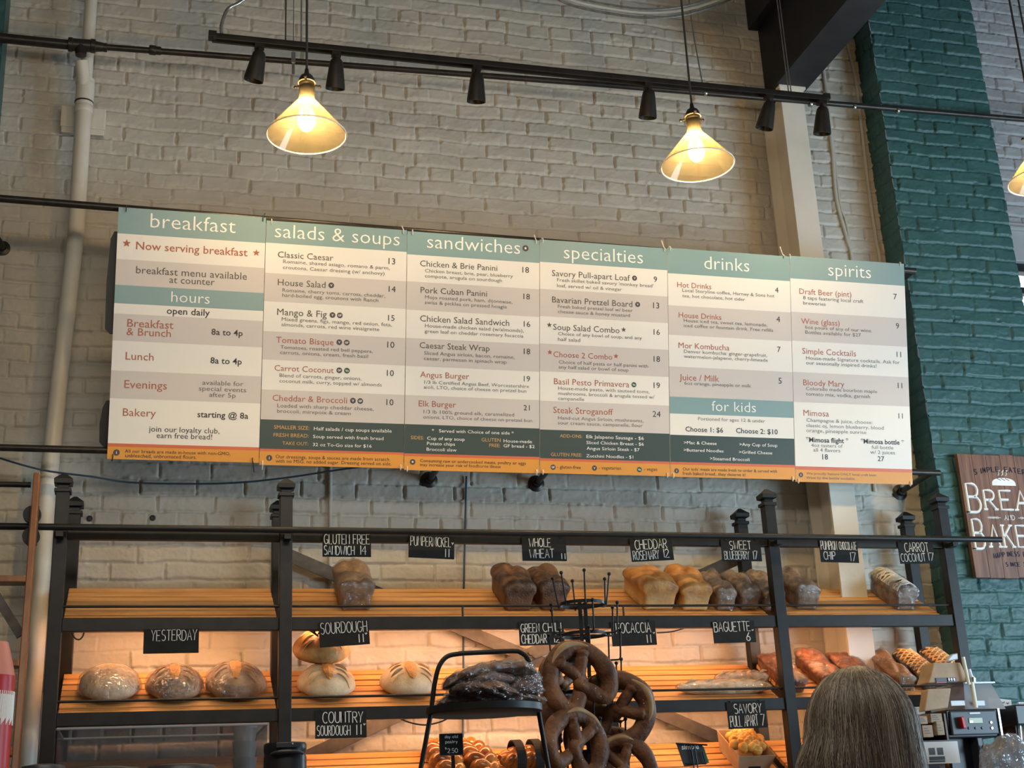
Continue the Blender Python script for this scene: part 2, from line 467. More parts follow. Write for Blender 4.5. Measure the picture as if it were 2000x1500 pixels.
# ------------------------------------------------------------------ lettering
_TXT = {}
def text_geo(body, bold=0.0):
    k = (body, bold)
    if k not in _TXT:
        cu = bpy.data.curves.new('t', 'FONT'); cu.body = body; cu.size = 1.0; cu.resolution_u = 2; cu.offset = bold
        ob = bpy.data.objects.new('t', cu)
        me = ob.to_mesh()
        V = [(v.co.x, v.co.y) for v in me.vertices]; F = [tuple(p.vertices) for p in me.polygons]
        ob.to_mesh_clear()
        bpy.data.objects.remove(ob); bpy.data.curves.remove(cu)
        _TXT[k] = (V, F)
    return _TXT[k]

def arc(cx, cy, rx, ry, a0, a1, n=8):
    return [(cx + rx * math.cos(math.radians(a0 + (a1 - a0) * i / n)), cy + ry * math.sin(math.radians(a0 + (a1 - a0) * i / n))) for i in range(n + 1)]
STROKES = {
 'A': [[(0, 0), (.3, 1), (.6, 0)], [(.1, .36), (.5, .36)]],
 'B': [[(0, 0), (0, 1), (.3, 1)] + arc(.3, .77, .2, .23, 90, -90, 6) + [(0, .54)], [(.3, .54)] + arc(.32, .27, .24, .27, 90, -90, 6) + [(0, 0)]],
 'C': [arc(.34, .5, .33, .5, 50, 310, 12)],
 'D': [[(0, 0), (0, 1), (.2, 1)] + arc(.2, .5, .38, .5, 90, -90, 8) + [(0, 0)]],
 'E': [[(.5, 1), (0, 1), (0, 0), (.52, 0)], [(0, .52), (.42, .52)]],
 'F': [[(.5, 1), (0, 1), (0, 0)], [(0, .52), (.42, .52)]],
 'G': [arc(.34, .5, .33, .5, 50, 330, 12) + [(.62, .42), (.38, .42)]],
 'H': [[(0, 0), (0, 1)], [(.55, 0), (.55, 1)], [(0, .5), (.55, .5)]],
 'I': [[(.08, 0), (.08, 1)]],
 'K': [[(0, 0), (0, 1)], [(.5, 1), (0, .42)], [(.16, .58), (.55, 0)]],
 'L': [[(0, 1), (0, 0), (.48, 0)]],
 'M': [[(0, 0), (.08, 1), (.35, .3), (.62, 1), (.7, 0)]],
 'N': [[(0, 0), (0, 1), (.52, 0), (.52, 1)]],
 'O': [arc(.32, .5, .32, .5, 90, 450, 14)],
 'P': [[(0, 0), (0, 1), (.3, 1)] + arc(.3, .74, .22, .26, 90, -90, 6) + [(0, .48)]],
 'R': [[(0, 0), (0, 1), (.3, 1)] + arc(.3, .75, .2, .25, 90, -90, 6) + [(0, .5)], [(.2, .5), (.54, 0)]],
 'S': [arc(.28, .75, .24, .25, 40, 250, 8) + arc(.27, .25, .26, .27, 80, -140, 8)],
 'T': [[(.28, 0), (.28, 1)], [(0, 1), (.56, 1)]],
 'U': [[(0, 1), (0, .3)] + arc(.27, .28, .27, .28, 180, 360, 8) + [(.54, 1)]],
 'V': [[(0, 1), (.27, 0), (.54, 1)]],
 'W': [[(0, 1), (.18, 0), (.38, .75), (.58, 0), (.78, 1)]],
 'X': [[(0, 0), (.5, 1)], [(0, 1), (.5, 0)]],
 'Y': [[(0, 1), (.27, .48), (.54, 1)], [(.27, .48), (.22, 0)]],
 'Z': [[(0, 1), (.5, 1), (0, 0), (.52, 0)]],
 '1': [[(.08, 0), (.08, 1)]],
 '2': [arc(.25, .74, .24, .26, 160, -30, 7) + [(0, 0), (.52, 0)]],
 '4': [[(.4, 0), (.4, 1), (0, .38), (.55, .38)]],
 '5': [[(.46, 1), (.06, 1), (.03, .56)] + arc(.23, .32, .25, .31, 100, -140, 8)],
 '6': [[(.42, 1), (.1, .5)] + arc(.27, .27, .24, .27, 160, -200, 12)],
 '7': [[(0, 1), (.5, 1), (.14, 0)]],
 '0': [arc(.27, .5, .27, .5, 90, 450, 14)],
 '$': [arc(.26, .7, .22, .2, 40, 250, 8) + arc(.25, .3, .24, .22, 80, -140, 8), [(.25, -.06), (.25, 1.06)]],
 '.': [[(.05, 0), (.07, .04)]],
 'a': [arc(.24, .3, .22, .3, 20, 380, 10), [(.46, .6), (.46, 0)]],
 'd': [arc(.24, .3, .22, .3, 20, 380, 10), [(.46, 1), (.46, 0)]],
 'y': [[(0, .6), (.22, .05)], [(.44, .6), (.12, -.35)]],
 'o': [arc(.24, .3, .23, .3, 90, 450, 10)],
 'l': [[(.05, 1), (.05, 0)]],
 'p': [[(0, .6), (0, -.35)], arc(.22, .3, .22, .3, 170, -170, 10)],
 's': [arc(.18, .45, .16, .15, 40, 250, 6) + arc(.18, .15, .17, .16, 80, -140, 6)],
 't': [[(.14, .9), (.14, .1), (.3, 0)], [(0, .6), (.3, .6)]],
 'r': [[(0, 0), (0, .6)], [(0, .4), (.14, .58), (.3, .56)]],
 'v': [[(0, .6), (.18, 0), (.36, .6)]],
 'e': [[(0, .32), (.4, .32)] + arc(.21, .3, .2, .3, 10, 310, 9)],
}
def stroke_width(ch):
    return max(p[0] for s_ in STROKES[ch] for p in s_) if ch in STROKES else 0.3

def stroke_text(mb, body, u0, u1, v0, v1, put, rad, flat=0.45, jitter=0.0, mi=0, serif=0.0, gap=0.16):
    """single-line letters fitted in the box u0..u1, v0..v1; put(u, v) gives the 3-D point"""
    tot = 0.0; lay = []
    for ch in body:
        wd = stroke_width(ch); lay.append((ch, tot, wd)); tot += wd + gap
    tot -= gap
    sx = (u1 - u0) / max(tot, .01); sy = (v1 - v0)
    for ch, x, wd in lay:
        if ch not in STROKES: continue
        jx = (random.random() - .5) * jitter; jy = (random.random() - .5) * jitter
        for pl in STROKES[ch]:
            pts = [(u0 + (x + p[0]) * sx, v0 + (p[1] + jy * (1 if p[1] > .5 else .6) + jx * .3) * sy) for p in pl]
            mb.tube([put(*p) for p in pts], rad, n=6, mi=mi)
            if serif:
                for q, pp in ((pts[0], pl[0]), (pts[-1], pl[-1])):
                    if pp[1] in (0, 1):
                        mb.tube([put(q[0] - serif, q[1]), put(q[0] + serif, q[1])], rad * .8, n=6, mi=mi)
# ================================================================== the room
def brick_surface(name, u0, u1, v0, v1, place, matname, seed, res=0.0047, depth=0.0095, round_ends=False):
    """painted brickwork with real relief; place(u, v, h) maps face coordinates and height to the room"""
    nu = int((u1 - u0) / res) + 2; nv = int((v1 - v0) / res) + 2
    U, V = np.meshgrid(np.linspace(u0, u1, nu), np.linspace(v0, v1, nv))
    CH, BL = 0.0677, 0.212
    Vw = V + 0.011 * vnoise(U * 1.7 + 9, V * 1.1, seed + 40) + 0.010 * vnoise(U * 6.5, V * 2.0 + 4, seed + 41)
    row = np.floor(Vw / CH).astype(int)
    dv = np.abs(Vw / CH - row - 0.5); dv = (0.5 - dv) * CH
    head = (row % 6 == 2)
    L = np.where(head, BL / 2, BL)
    off = np.where(head, 0.053, (row % 2) * BL / 2) + 0.05 * hash2(row, row * 0 + 3, seed)
    t = (U + off) / L + 0.10 * vnoise(U * 5, row * 3.7, seed + 5)
    b = np.floor(t).astype(int); fr = t - b
    jl = 0.05 * (hash2(row, b, seed + 1) - .5); jr = 0.05 * (hash2(row, b + 1, seed + 1) - .5)
    du = np.minimum(fr - jl, 1 + jr - fr) * L
    wob = 0.0055 * vnoise(U * 60, V * 60, seed + 2) + 0.005 * vnoise(U * 14, V * 14, seed + 3)
    hv = np.clip((dv + wob - 0.0030) / 0.0048, 0, 1); hv = hv * hv * (3 - 2 * hv)
    filled = hash2(row + 7, b, seed + 8)
    hu = np.clip((du + wob - 0.0022) / 0.0042, 0, 1); hu = hu * hu * (3 - 2 * hu)
    hu = 1 - (1 - hu) * np.where(filled > 0.72, 0.25, 1.0)
    h = np.minimum(depth * hv, 1.35 * depth * hu - .35 * depth)
    h += 0.006 * (hash2(row, b, seed + 6) - .5) * hv * hu
    h += (fr - .5) * 0.005 * (hash2(row, b, seed + 9) - .5) * hv * hu + (Vw / CH - row - .5) * 0.006 * (hash2(row, b, seed + 10) - .5) * hv * hu
    h += 0.0026 * vnoise(U * 22, V * 30, seed + 11) + 0.0020 * vnoise(U * 60, V * 70, seed + 12) + 0.0012 * vnoise(U * 110, V * 110, seed + 16)
    # squeezed-out mortar along some beds, knocks and old anchor holes
    sq = np.clip(vnoise(U * 9, row * 5.1, seed + 13) * 2.2, 0, 1)
    h += 0.006 * sq * np.exp(-((dv - 0.003) / 0.004) ** 2)
    dent = np.clip(vnoise(U * 28, V * 28, seed + 14) - 0.36, 0, 1)
    h -= 0.05 * dent * np.clip(vnoise(U * 2.2, V * 2.2, seed + 15) * 3, 0, 1)
    P = place(U, V, h).reshape(-1, 3)
    me = bpy.data.meshes.new(name)
    idx = np.arange(nu * nv).reshape(nv, nu)
    Q = np.stack([idx[:-1, :-1], idx[:-1, 1:], idx[1:, 1:], idx[1:, :-1]], -1).reshape(-1, 4)
    me.vertices.add(nu * nv); me.vertices.foreach_set('co', P.astype(np.float32).ravel())
    nq = len(Q)
    me.loops.add(nq * 4); me.loops.foreach_set('vertex_index', Q.astype(np.int32).ravel())
    me.polygons.add(nq)
    me.polygons.foreach_set('loop_start', np.arange(0, nq * 4, 4, dtype=np.int32))
    try:
        me.polygons.foreach_set('loop_total', np.full(nq, 4, dtype=np.int32))
    except Exception:
        pass
    me.update(calc_edges=True); me.validate()
    me.materials.append(MATS[matname]); me.shade_smooth()
    o = bpy.data.objects.new(name, me); COL.objects.link(o)
    return struct(o)

def face_back(Y):
    return lambda U, V, h: np.stack([U, Y - h, V], -1)

PD = 0.16                                   # the green pier stands this far out of the wall
px_l = W(1757, 450, -PD).x                  # its left and right edges
px_r = (W(1903, 40, -PD).x + W(1977, 497, -PD).x) / 2
Z_TOP = 6.2
z_lintel = W(1985, 440, 0).z
z_head = W(1985, 514, 0).z
brick_surface('wall_back', -1.45, px_l + 0.06, 1.25, 5.95, face_back(0.0), 'wall_paint', 21)
brick_surface('wall_back_upper', px_r - 0.06, px_r + 1.0, z_lintel, 5.95, face_back(0.0), 'daylit_grey_paint', 33)
mb = MB().span(-1.45, px_l + .06, 0.0, .02, 0, 1.27); struct(mb.build('wall_back_lower', 'wall_paint', sharp=None))
# green pier: front face and left return
brick_surface('wall_pier', px_l, px_r, 1.2, 5.95, face_back(-PD), 'green_paint', 55, depth=0.008)
brick_surface('wall_pier_return', 0.0, PD + 0.004, 1.2, 5.95, lambda U, V, h: np.stack([px_l - h + 0.004, -PD - .006 + U, V], -1), 'green_paint', 56, depth=0.006)
struct(MB().span(px_l, px_r, -PD, 0, 0, 1.22).build('wall_pier_lower', 'green_paint', sharp=None))
struct(MB().span(px_r - .02, px_r, -PD + .002, 0, 1.2, 5.95).build('wall_pier_edge', 'green_paint', sharp=None))
# a second green pier just enters the frame at the top left
gl = W(9, 25, -PD).x
brick_surface('wall_left_pier', gl - 0.75, gl, 3.2, 5.95, face_back(-PD), 'green_paint', 77, depth=0.008, res=0.012)
struct(MB().span(gl - .04, gl + .002, -PD + .002, 0.0, 3.2, 5.95).build('wall_left_pier_edge', 'green_paint', sharp=None))
struct(MB().span(gl - .75, gl, -PD, 0.0, 0, 3.2).build('wall_left_pier_base', 'green_paint', sharp=None))
# floor
struct(MB().span(-4, 7, -8, 0.1, -0.1, 0.0).build('floor', 'floor_concrete', sharp=None))
# right-hand window behind the pier, with its painted lintel
wx0, wx1 = px_r - 0.25, px_r + 1.3
lin = MB().span(wx0, wx1, -0.03, 0.02, z_head, z_lintel).span(wx0, wx1, -0.05, 0.02, z_lintel - .05, z_lintel - .03)
struct(lin.build('trim_1', 'daylit_grey_paint', bevel=0.003, sharp=None))
zw0 = 1.5
win = MB()
win.span(wx0, wx1, 0.0, 0.06, z_head - .045, z_head).span(wx0, wx1, 0.0, 0.06, zw0, zw0 + .05)
for xx in (wx0, wx0 + .75, wx1 - .05):
    win.span(xx, xx + .05, 0.0, 0.06, zw0 + .05, z_head - .045)
win.span(wx0 + .05, wx1 - .05, 0.01, 0.05, z_head - .16, z_head - .125)
wo = struct(win.build('window_1', 'beam_paint', bevel=0.003, sharp=None))
MB().span(wx0 + .01, wx1 - .01, 0.05, 0.055, zw0 + .02, z_head - .02).build('pane', 'window_daylight', parent=wo, sharp=None)
struct(MB().span(px_r - .02, wx1, 0.0, 0.06, 0, zw0).build('wall_back_under_window', 'daylit_grey_paint', sharp=None))
light('window_light', 'AREA', (px_r + .45, -0.12, 2.45), 45, (0.62, 0.83, 1.0), size=.8, size_y=1.2, aim=(px_r - .3, -2.2, 2.2))

# steel column: flanges parallel to the wall, web between
cyf = -0.215
cxl = W(1545, 350, cyf).x; cxr = W(1590, 350, cyf).x
z_beam = W(1550, 174, cyf).z
col = MB()
col.span(cxl, cxr, cyf, cyf + .014, 0, z_beam)
col.span(cxl - .012, cxr, -.045, -.03, 0, z_beam)
xm = (cxl + cxr) / 2
col.span(xm - .02, xm - .01, cyf + .014, -.045, 0, z_beam)
struct(col.build('trim_2', 'column_paint', bevel=0.002, sharp=None))
struct(MB().span(cxl - .006, cxr + .012, cyf - .01, cyf + .03, z_beam, z_beam + .012).build('trim_3', 'column_paint', sharp=None))
# black roof beam resting on the column and running out over the room
bxl = W(1521, 172, cyf).x; bxr = W(1578, 176, cyf).x
ux = W(1462, 57, -.02).x; uz = W(1462, 57, -.02).z
xl2 = W(1500, 120, -.02).x
bz = z_beam + .012
beam = MB()
beam.span(bxl - .015, bxr, -5.0, cyf + .03, bz, bz + .014)
beam.span(xm - .035, xm + .01, -5.0, -.02, bz + .014, uz + .5)
beam.span(xl2, xm, -.16, -.015, bz - .02, uz)
beam.span(ux, bxr + .02, -5.0, -.015, uz, uz + .02)
beam.span(ux, ux + .02, -.3, -.015, uz + .02, uz + .5)
struct(beam.build('trim_4', 'beam_paint', bevel=0.003, sharp=None))
# ================================================================== pipes, cables, lamps on the upper wall
def ring(mb, c, axis, r, h, n=24, mi=0):
    axis = Vector(axis).normalized(); c = Vector(c)
    R = axis.to_track_quat('Z', 'Y').to_matrix()
    mb.lathe([(r * .92, -h / 2), (r, -h / 2 + h * .12), (r, h / 2 - h * .12), (r * .92, h / 2)], c, n=n, R=R, mi=mi)

# white drain pipe with a wye, left of the menu
DY = -0.11
t = thing('drain_pipe', W(90, 1000, DY) * 1.0, 'cream painted vertical drain pipe on the brick wall left of the menu boards', 'pipe')
p_lo = W(92, 960, DY); p_mid = W(149, 450, DY); p_wye = W(164, 205, DY)
base = Vector((p_lo.x + .0, DY, 0.0)); t.location = base
xm_p = (p_mid.x + p_lo.x) / 2
MB().tube([base + Vector((-.02, 0, 0)), p_lo, p_mid, p_wye], 0.033, n=20).build('pipe_run', 'pipe_white', t)
mb = MB(); pt = W(178, 0, DY + .02); pt2 = W(181, -160, DY + .02)
mb.tube([p_wye, W(168, 150, DY), W(172, 90, DY), pt, pt2, pt2 + Vector((0, 0, .6))], 0.026, n=18); mb.build('upper_run', 'pipe_white', t)
mb = MB()
a = W(165, 195, DY); b = W(168, 150, DY)
mb.tube([W(164, 208, DY), a, W(167, 165, DY)], [.036, .038, .038], n=20)
mb.tube([W(166, 185, DY), W(163, 150, DY - .02), W(159, 118, DY - .05)], [.03, .028, .026], n=18)
ring(mb, W(166, 160, DY), (0, 0, 1), .040, .02); ring(mb, W(163.5, 215, DY), (0, 0, 1), .037, .03)
mb.build('wye_fitting', 'pipe_white', t)
mb = MB(); ring(mb, W(164, 201, DY), (0, 0, 1), .0385, .008); mb.build('rubber_band', 'cord_black', t)

# junction box behind the pipe
c0 = W(120, 206, -.06); c1 = W(205, 258, -.06)
mb = MB()
mb.span(c0.x, c1.x, -.065, -.008, c1.z + .01, c0.z)
mb.prism([(0, 0), (.057, .0), (.057, -.03), (0, -.01)], (c0.x + .004, -.008, c1.z + .01), (0, -1, 0), (0, 0, 1), (c1.x - c0.x - .008, 0, 0))
tag(mb.build('junction_box', 'pipe_white', bevel=.004, sharp=None), 'cream painted electrical box on the wall behind the drain pipe', 'electrical box')

# black gas pipe that runs across the whole picture
GY = -0.22
t = thing('gas_pipe', W(155, 90, GY), 'black iron pipe with tee crossing the whole upper wall', 'pipe')
mb = MB().tube([W(-260, 48, GY), W(140, 88, GY)], .021, n=16); mb.build('pipe_run', 'iron_pipe', t)
mb = MB(); mb.tube([W(205, 92, GY), W(1150, 163, GY), W(2250, 254, GY)], .0135, n=14); mb.build('pipe_run', 'iron_pipe', t)
mb = MB()
ax = W(240, 98, GY) - W(40, 78, GY)
mb.tube([W(138, 87, GY), W(178, 90, GY)], .027, n=18); ring(mb, W(138, 87, GY), ax, .030, .02); ring(mb, W(182, 90, GY), ax, .030, .02)
mb.tube([W(180, 90, GY), W(190, 91, GY), W(208, 93, GY)], [.026, .022, .017], n=16); ring(mb, W(206, 93, GY), ax, .019, .014)
mb.tube([W(158, 92, GY), W(158, 108, GY)], [.026, .022], n=16)
mb.build('tee_fitting', 'iron_pipe', t)
mb = MB(); ring(mb, W(298, 98, GY), ax, .021, .028); ring(mb, W(303, 98.5, GY), ax, .018, .05); mb.build('coupling', 'iron_pipe', t)
for q in ((1377, 182), (1583, 203), (1668, 209), (1753, 216)):
    mb = MB(); ring(mb, W(q[0], q[1], GY), ax, .0155, .014, n=14); mb.build('worn_band', 'bare_metal', t)

# small black flange on the wall at the left edge
def wall_flange(mb, c, r=.035):
    R = Rx(PI / 2)
    mb.lathe([(r, -.006), (r, .004), (r * .55, .010), (r * .5, .030), (0, .030)], c, n=22, R=R)
mb = MB(); c = W(4, 485, -.01); wall_flange(mb, c, .032); mb.tube([c + Vector((0, -.03, 0)), c + Vector((-.02, -.10, .01))], .014, n=12)
tag(mb.build('pipe_flange', 'iron_pipe'), 'round black pipe flange on the brick at the left picture edge', 'pipe flange')

# ---- pipe frame that carries the menu boards
LEAN = math.radians(10.6)
BO = W(1000, 917, -.30)                     # a point of the boards' lower edge line
BV = Vector((0, -math.sin(LEAN), math.cos(LEAN))); BN = Vector((0, -math.cos(LEAN), -math.sin(LEAN)))
def BUV(px, py):
    r = Vector(ray(px, py)); C = Vector(CAM); s_ = ((BO - C).dot(BN)) / r.dot(BN); q = C + r * s_ - BO
    return q.x, q.dot(BV)
def BP(u, v, h=0.0):
    return Vector((BO.x + u, BO.y, BO.z)) + BV * v + BN * h
t = thing('menu_rail_frame', W(838, 938, -.01), 'black pipe rail frame behind the menu boards, rail ends showing at left', 'pipe rail')
_, v_lo = BUV(100, 884); _, v_hi = BUV(100, 391)
uL = BUV(-150, 400)[0]; uR = BUV(1792, 530)[0]; uR2 = BUV(1840, 935)[0]
MB().tube([BP(uL, v_hi, -.02), BP(uR, v_hi - .035, -.02)], .0145, n=14).build('upper_rail', 'iron_pipe', t)
MB().tube([BP(uL, .035, -.02), BP(uR2, .035, -.02)], .0135, n=14).build('lower_rail', 'iron_pipe', t)
for q, rail in (((838, 938), 'lo'), ((1047, 945), 'lo'), ((1757, 962), 'lo')):
    mb = MB(); c = W(q[0], q[1], -.008); wall_flange(mb, c, .036)
    e_ = BP(0, .035, -.02); mb.tube([c, Vector((c.x, e_.y, e_.z - .0))], .013, n=12)
    mb.build('standoff', 'iron_pipe', t)
mb = MB(); e_ = BP(uR, v_hi - .035, -.02); c = Vector((e_.x - .01, -PD - .006, e_.z)); wall_flange(mb, c, .034); mb.tube([c, Vector((c.x, e_.y, e_.z))], .014, n=12)
mb.build('standoff', 'iron_pipe', t)
for (ya, yb, xa) in ((448, 648, 223), (780, 872, 207)):
    ua, va = BUV(xa, ya); ub, vb = BUV(xa - 8, yb)
    P_ = [BP(ua + .01, va, -.03), BP(ua - .006, (va + vb) / 2, -.03), BP(ua + .002, vb, -.03)]
    mb = MB()
    mb.prism([(0, va), (-.012, va - .03), (-.02, (va + vb) / 2), (-.018, vb + .02), (0, vb), (.04, vb), (.04, va)], BP(ua, 0, -.03), (1, 0, 0), BV, BN * -.02)
    mb.build('side_plate', 'black_steel', t)

# ---- track lights
TY = -0.85
t = thing('track_light', W(1000, 118, TY), 'black track light bar with six small spotlights above the menu', 'track light')
A = W(415, 70, TY); B = W(1612, 191, TY); zt = (A.z + B.z) / 2
trk = MB(); d = (B - A).normalized()
R = Matrix((d, Vector((0, 1, 0)) - d * d.y, d.cross(Vector((0, 1, 0)) - d * d.y))).transposed()
L = (B - A).length; M_ = (A + B) / 2
trk.box(M_, (L, .036, .008), R); trk.box(M_ + Vector((0, -.015, -.010)), (L, .006, .02), R); trk.box(M_ + Vector((0, .015, -.010)), (L, .006, .02), R)
trk.box(A, (.03, .038, .026), R); trk.box(B, (.03, .038, .026), R)
trk.build('track_bar', 'black_steel', t, bevel=.0015, sharp=None)
def on_track(px):
    k = (px - 415) / (1612 - 415); return A.lerp(B, k)
HEADS = [(497, -.045, -.55), (634, .0, -.62), (895, .0, -.55), (1234, -.005, -.55), (1487, -.05, -.6), (1602, .0, -.5)]
for i, (px, lx, ly) in enumerate(HEADS):
    q = on_track(px) + Vector((0, 0, -.012)); piv = q + Vector((0, 0, -.045))
    h = MB().box(q + Vector((0, 0, -.008)), (.036, .03, .03)); h.tube([q, piv], .0075, n=10)
    ax = Vector((lx * 4, -ly * .55, -1)).normalized()
    Rm = (ax).to_track_quat('Z', 'Y').to_matrix()
    st = h.build('lamp_stem', 'black_steel', t)
    b = MB().lathe([(0, -.01), (.017, -.009), (.024, .0), (.028, .02), (.037, .095), (.0375, .108), (.034, .108), (.031, .085), (.0, .08)], piv, n=24, R=Rm)
    b.build('lamp_head', 'black_steel', st)
    tgt_x = piv.x + ax.x * .6
    light('spot_beam', 'SPOT', piv + ax * .112, 13, (1.0, 0.72, 0.37), parent=t, aim=(tgt_x, -.30, 3.15), angle=math.radians(92), blend=1.0, radius=.025)

def wire(name, pts, r, m, label, cat, parent=None, sub=5, n=8, group=None):
    mb = MB().tube(catmull(pts, sub) if len(pts) > 2 else pts, r, n=n)
    return tag(mb.build(name, m, parent=parent), label, cat, group)

for i, px in enumerate((543, 571, 1532)):
    q = on_track(px)
    up = q + Vector((0, 0.0, 1.35))
    mb = MB().tube([q + Vector((0, 0, .004)), up], .003, n=6)
    if px == 1532: mb.tube([q + Vector((.012, 0, .004)), up + Vector((.012, 0, 0))], .003, n=6)
    mb.build('hanger_cable', 'bare_metal' if px != 543 else 'cord_black', t)
mb = MB(); q = on_track(431)
pts = catmull([q + Vector((0, 0, .005)), W(433, 48, TY), W(445, 18, TY), W(472, 2, TY), W(520, -40, TY), W(600, -160, TY)], 10)
r = [.0062 + (.0012 if i % 2 else 0) for i in range(len(pts))]
mb.tube(pts, r, n=10); mb.build('feed_conduit', 'bare_metal', t)
# short metal tag that hangs behind the left pendant, and the wire behind the right pendant
mb = MB(); c = W(573, 112, -.30); mb.box(c, (.018, .004, .05)); mb.tube([c + Vector((0, 0, .02)), c + Vector((0, .0, 1.5))], .002, n=6)
mb.box(c + Vector((0, .004, -.05)), (.012, .003, .06))
tag(mb.build('pipe_hanger', 'bare_metal'), 'thin metal strap hanger holding the black pipe behind the left pendant', 'hanger')
wire('pipe_hanger', [W(1376, 186, GY), W(1362, 110, GY), W(1350, 40, GY), W(1340, -60, GY)], .0035, 'bare_metal',
     'thin wire hanger holding the black pipe behind the right pendant', 'hanger')

# ---- pendant lamps
PY = -1.35
def pendant(px, py_neck, label, loc=None):
    """px, py_neck: picture place of the glass neck top"""
    c = W(px, py_neck, PY) if loc is None else Vector(loc)
    t = thing('pendant_lamp', c, label, 'pendant lamp', 'glass cone pendants')
    m = MB().tube([c + Vector((0, 0, .02)), c + Vector((0, 0, 2.0))], .0042, n=8); m.build('cord', 'cord_black', t)
    s_ = MB().lathe([(0, .052), (.006, .05), (.009, .03), (.020, .022), (.026, .010), (.026, -.012), (.020, -.016), (.019, -.075), (0, -.075)], c, n=24)
    s_.build('socket', 'iron_pipe', t)
    for a in (0.3, 2.4, 4.5):
        k = MB(); dv = Vector((math.cos(a), math.sin(a), 0)); k.tube([c + dv * .022 + Vector((0, 0, -.006)), c + dv * .045 + Vector((0, 0, -.006))], .0035, n=8)
        k.ball(c + dv * .047 + Vector((0, 0, -.006)), .006, 8, 6); k.build('thumb_screw', 'iron_pipe', t)
    prof = [(.027, -.004), (.029, -.008), (.0265, -.02), (.0265, -.062), (.030, -.072), (.132, -.198), (.1335, -.203)]
    inn = [(r - .0028, h - .001) for r, h in reversed(prof)]
    g = MB().lathe(prof + inn, c, n=56); sh = g.build('glass_shade', 'shade_glass', t)
    rm = MB().tube([c + Vector((math.cos(2 * PI * k / 56) * .1325, math.sin(2 * PI * k / 56) * .1325, -.203)) for k in range(56)], .0026, n=8, closed=True)
    rm.build('shade_rim', 'rim_glass', sh)
    rm = MB().tube([c + Vector((math.cos(2 * PI * k / 36) * .0278, math.sin(2 * PI * k / 36) * .0278, -.005)) for k in range(36)], .0022, n=8, closed=True)
    rm.build('neck_rim', 'rim_glass', sh)
    bl = MB().lathe([(.012, -.072), (.014, -.085), (.024, -.11), (.031, -.14), (.029, -.162), (.018, -.180), (0, -.186)], c, n=28)
    bo = bl.build('bulb', 'bulb_glass', t)
    f = MB()
    for k in range(6):
        a = k * PI / 3; f.tube([c + Vector((math.cos(a) * .006, math.sin(a) * .006, -.095)), c + Vector((math.cos(a) * .0125, math.sin(a) * .0125, -.155))], .0026, n=6)
    f.build('filament', 'filament_glow', bo)
    light('bulb_light', 'POINT', c + Vector((0, 0, -.128)), 60, (1.0, 0.77, 0.46), parent=t, radius=.022)
    return t
p1 = pendant(599, 160, 'glowing glass cone pendant lamp hanging above the salads board, left one')
p2 = pendant(1353, 226, 'glowing glass cone pendant lamp hanging in front of the white steel column')
p3 = pendant(0, 0, 'pale glass cone pendant lamp cut by the right picture edge', loc=W(2021, 263, PY))
# loose second cord beside the right-edge pendant
wire('lamp_cord', [W(2024, 200, PY + .3), W(2004, 80, PY + .3), W(1989, 0, PY + .3), W(1968, -120, PY + .3)], .004, 'cord_black',
     'thin black cord running up beside the right-edge pendant lamp', 'cord')

# ---- cables at the top centre, conduits, wires
for k, (dy, r, y0) in enumerate(((0, .0075, 0), (10, .006, -.03), (-7, .005, -.05))):
    wire('loose_cable', [W(1040, -40 + dy, -.35 + y0), W(1110, -2 + dy, -.35 + y0), W(1200, 18 + dy, -.35 + y0), W(1275, 25 + dy, -.35 + y0), W(1345, 17 + dy, -.35 + y0), W(1420, -8 + dy, -.35 + y0), W(1470, -40 + dy, -.35 + y0)],
         r, 'pipe_white' if k == 0 else 'bare_metal',
         ['thickest grey cable sagging in the loop at the top centre', 'lowest thin grey cable of the loop at the top centre', 'upper thin grey cable of the loop at the top centre'][k], 'cable', group='cables looped at the top centre')
for k, P_ in enumerate(([(1606, 120), (1616, 200), (1626, 300), (1634, 390), (1655, 470), (1668, 540)], [(1617, 215), (1628, 290), (1641, 400), (1660, 480)],
                        [(1655, 85), (1672, 160), (1683, 250), (1697, 370), (1712, 470), (1722, 540)])):
    wire('wall_conduit', [W(x, y, -.016) for x, y in P_] + [W(P_[-1][0] + 40, P_[-1][1] + 420, -.016)], .0085 if k != 1 else .006, 'wall_paint',
         ['painted conduit on the brick next to the white column, left of three', 'thin painted conduit in the middle between column and green pier', 'painted conduit running beside the dark edge of the green pier'][k], 'conduit', group='conduits between column and pier')
pts = [W(645, 905 + 12 * i, -.016) for i in range(24)]
pts = catmull(pts, 4)
mb = MB().tube(pts, [.0075 + (.0018 if i % 2 else 0) for i in range(len(pts))], n=10)
tag(mb.build('flexible_conduit', 'wall_paint'), 'ribbed painted conduit on the wall above the sourdough bay', 'conduit')
wire('blue_cable', [W(911, 930, -.02), W(908, 1050, -.02), W(905, 1200, -.02), W(905, 1340, -.02), W(903, 1520, -.02)], .0042, 'cable_blue',
     'thin blue cable hanging straight down the wall behind the rack', 'cable')
wire('blue_cable', [W(-30, 885, -.17), W(40, 907, -.19), W(100, 921, -.19), W(180, 931, -.17), W(250, 942, -.10), W(360, 945, -.08), W(460, 943, -.08), W(560, 933, -.10), W(680, 915, -.14), W(790, 902, -.2)], .0038, 'cable_blue',
     'thin dark blue cable sagging under the breakfast board', 'cable')
for k, (x, y) in enumerate(((175, 1013), (298, 1012))):
    mb = MB().lathe([(.011, 0), (.012, .004), (.007, .006), (.006, .003), (0, .003)], W(x, y, -.0085), n=14, R=Rx(PI / 2))
    tag(mb.build('wall_anchor', 'cord_black'), ['black anchor hole in the brick next to the left rack post', 'black anchor hole in the brick right of the first one'][k], 'anchor', 'anchors in the wall')
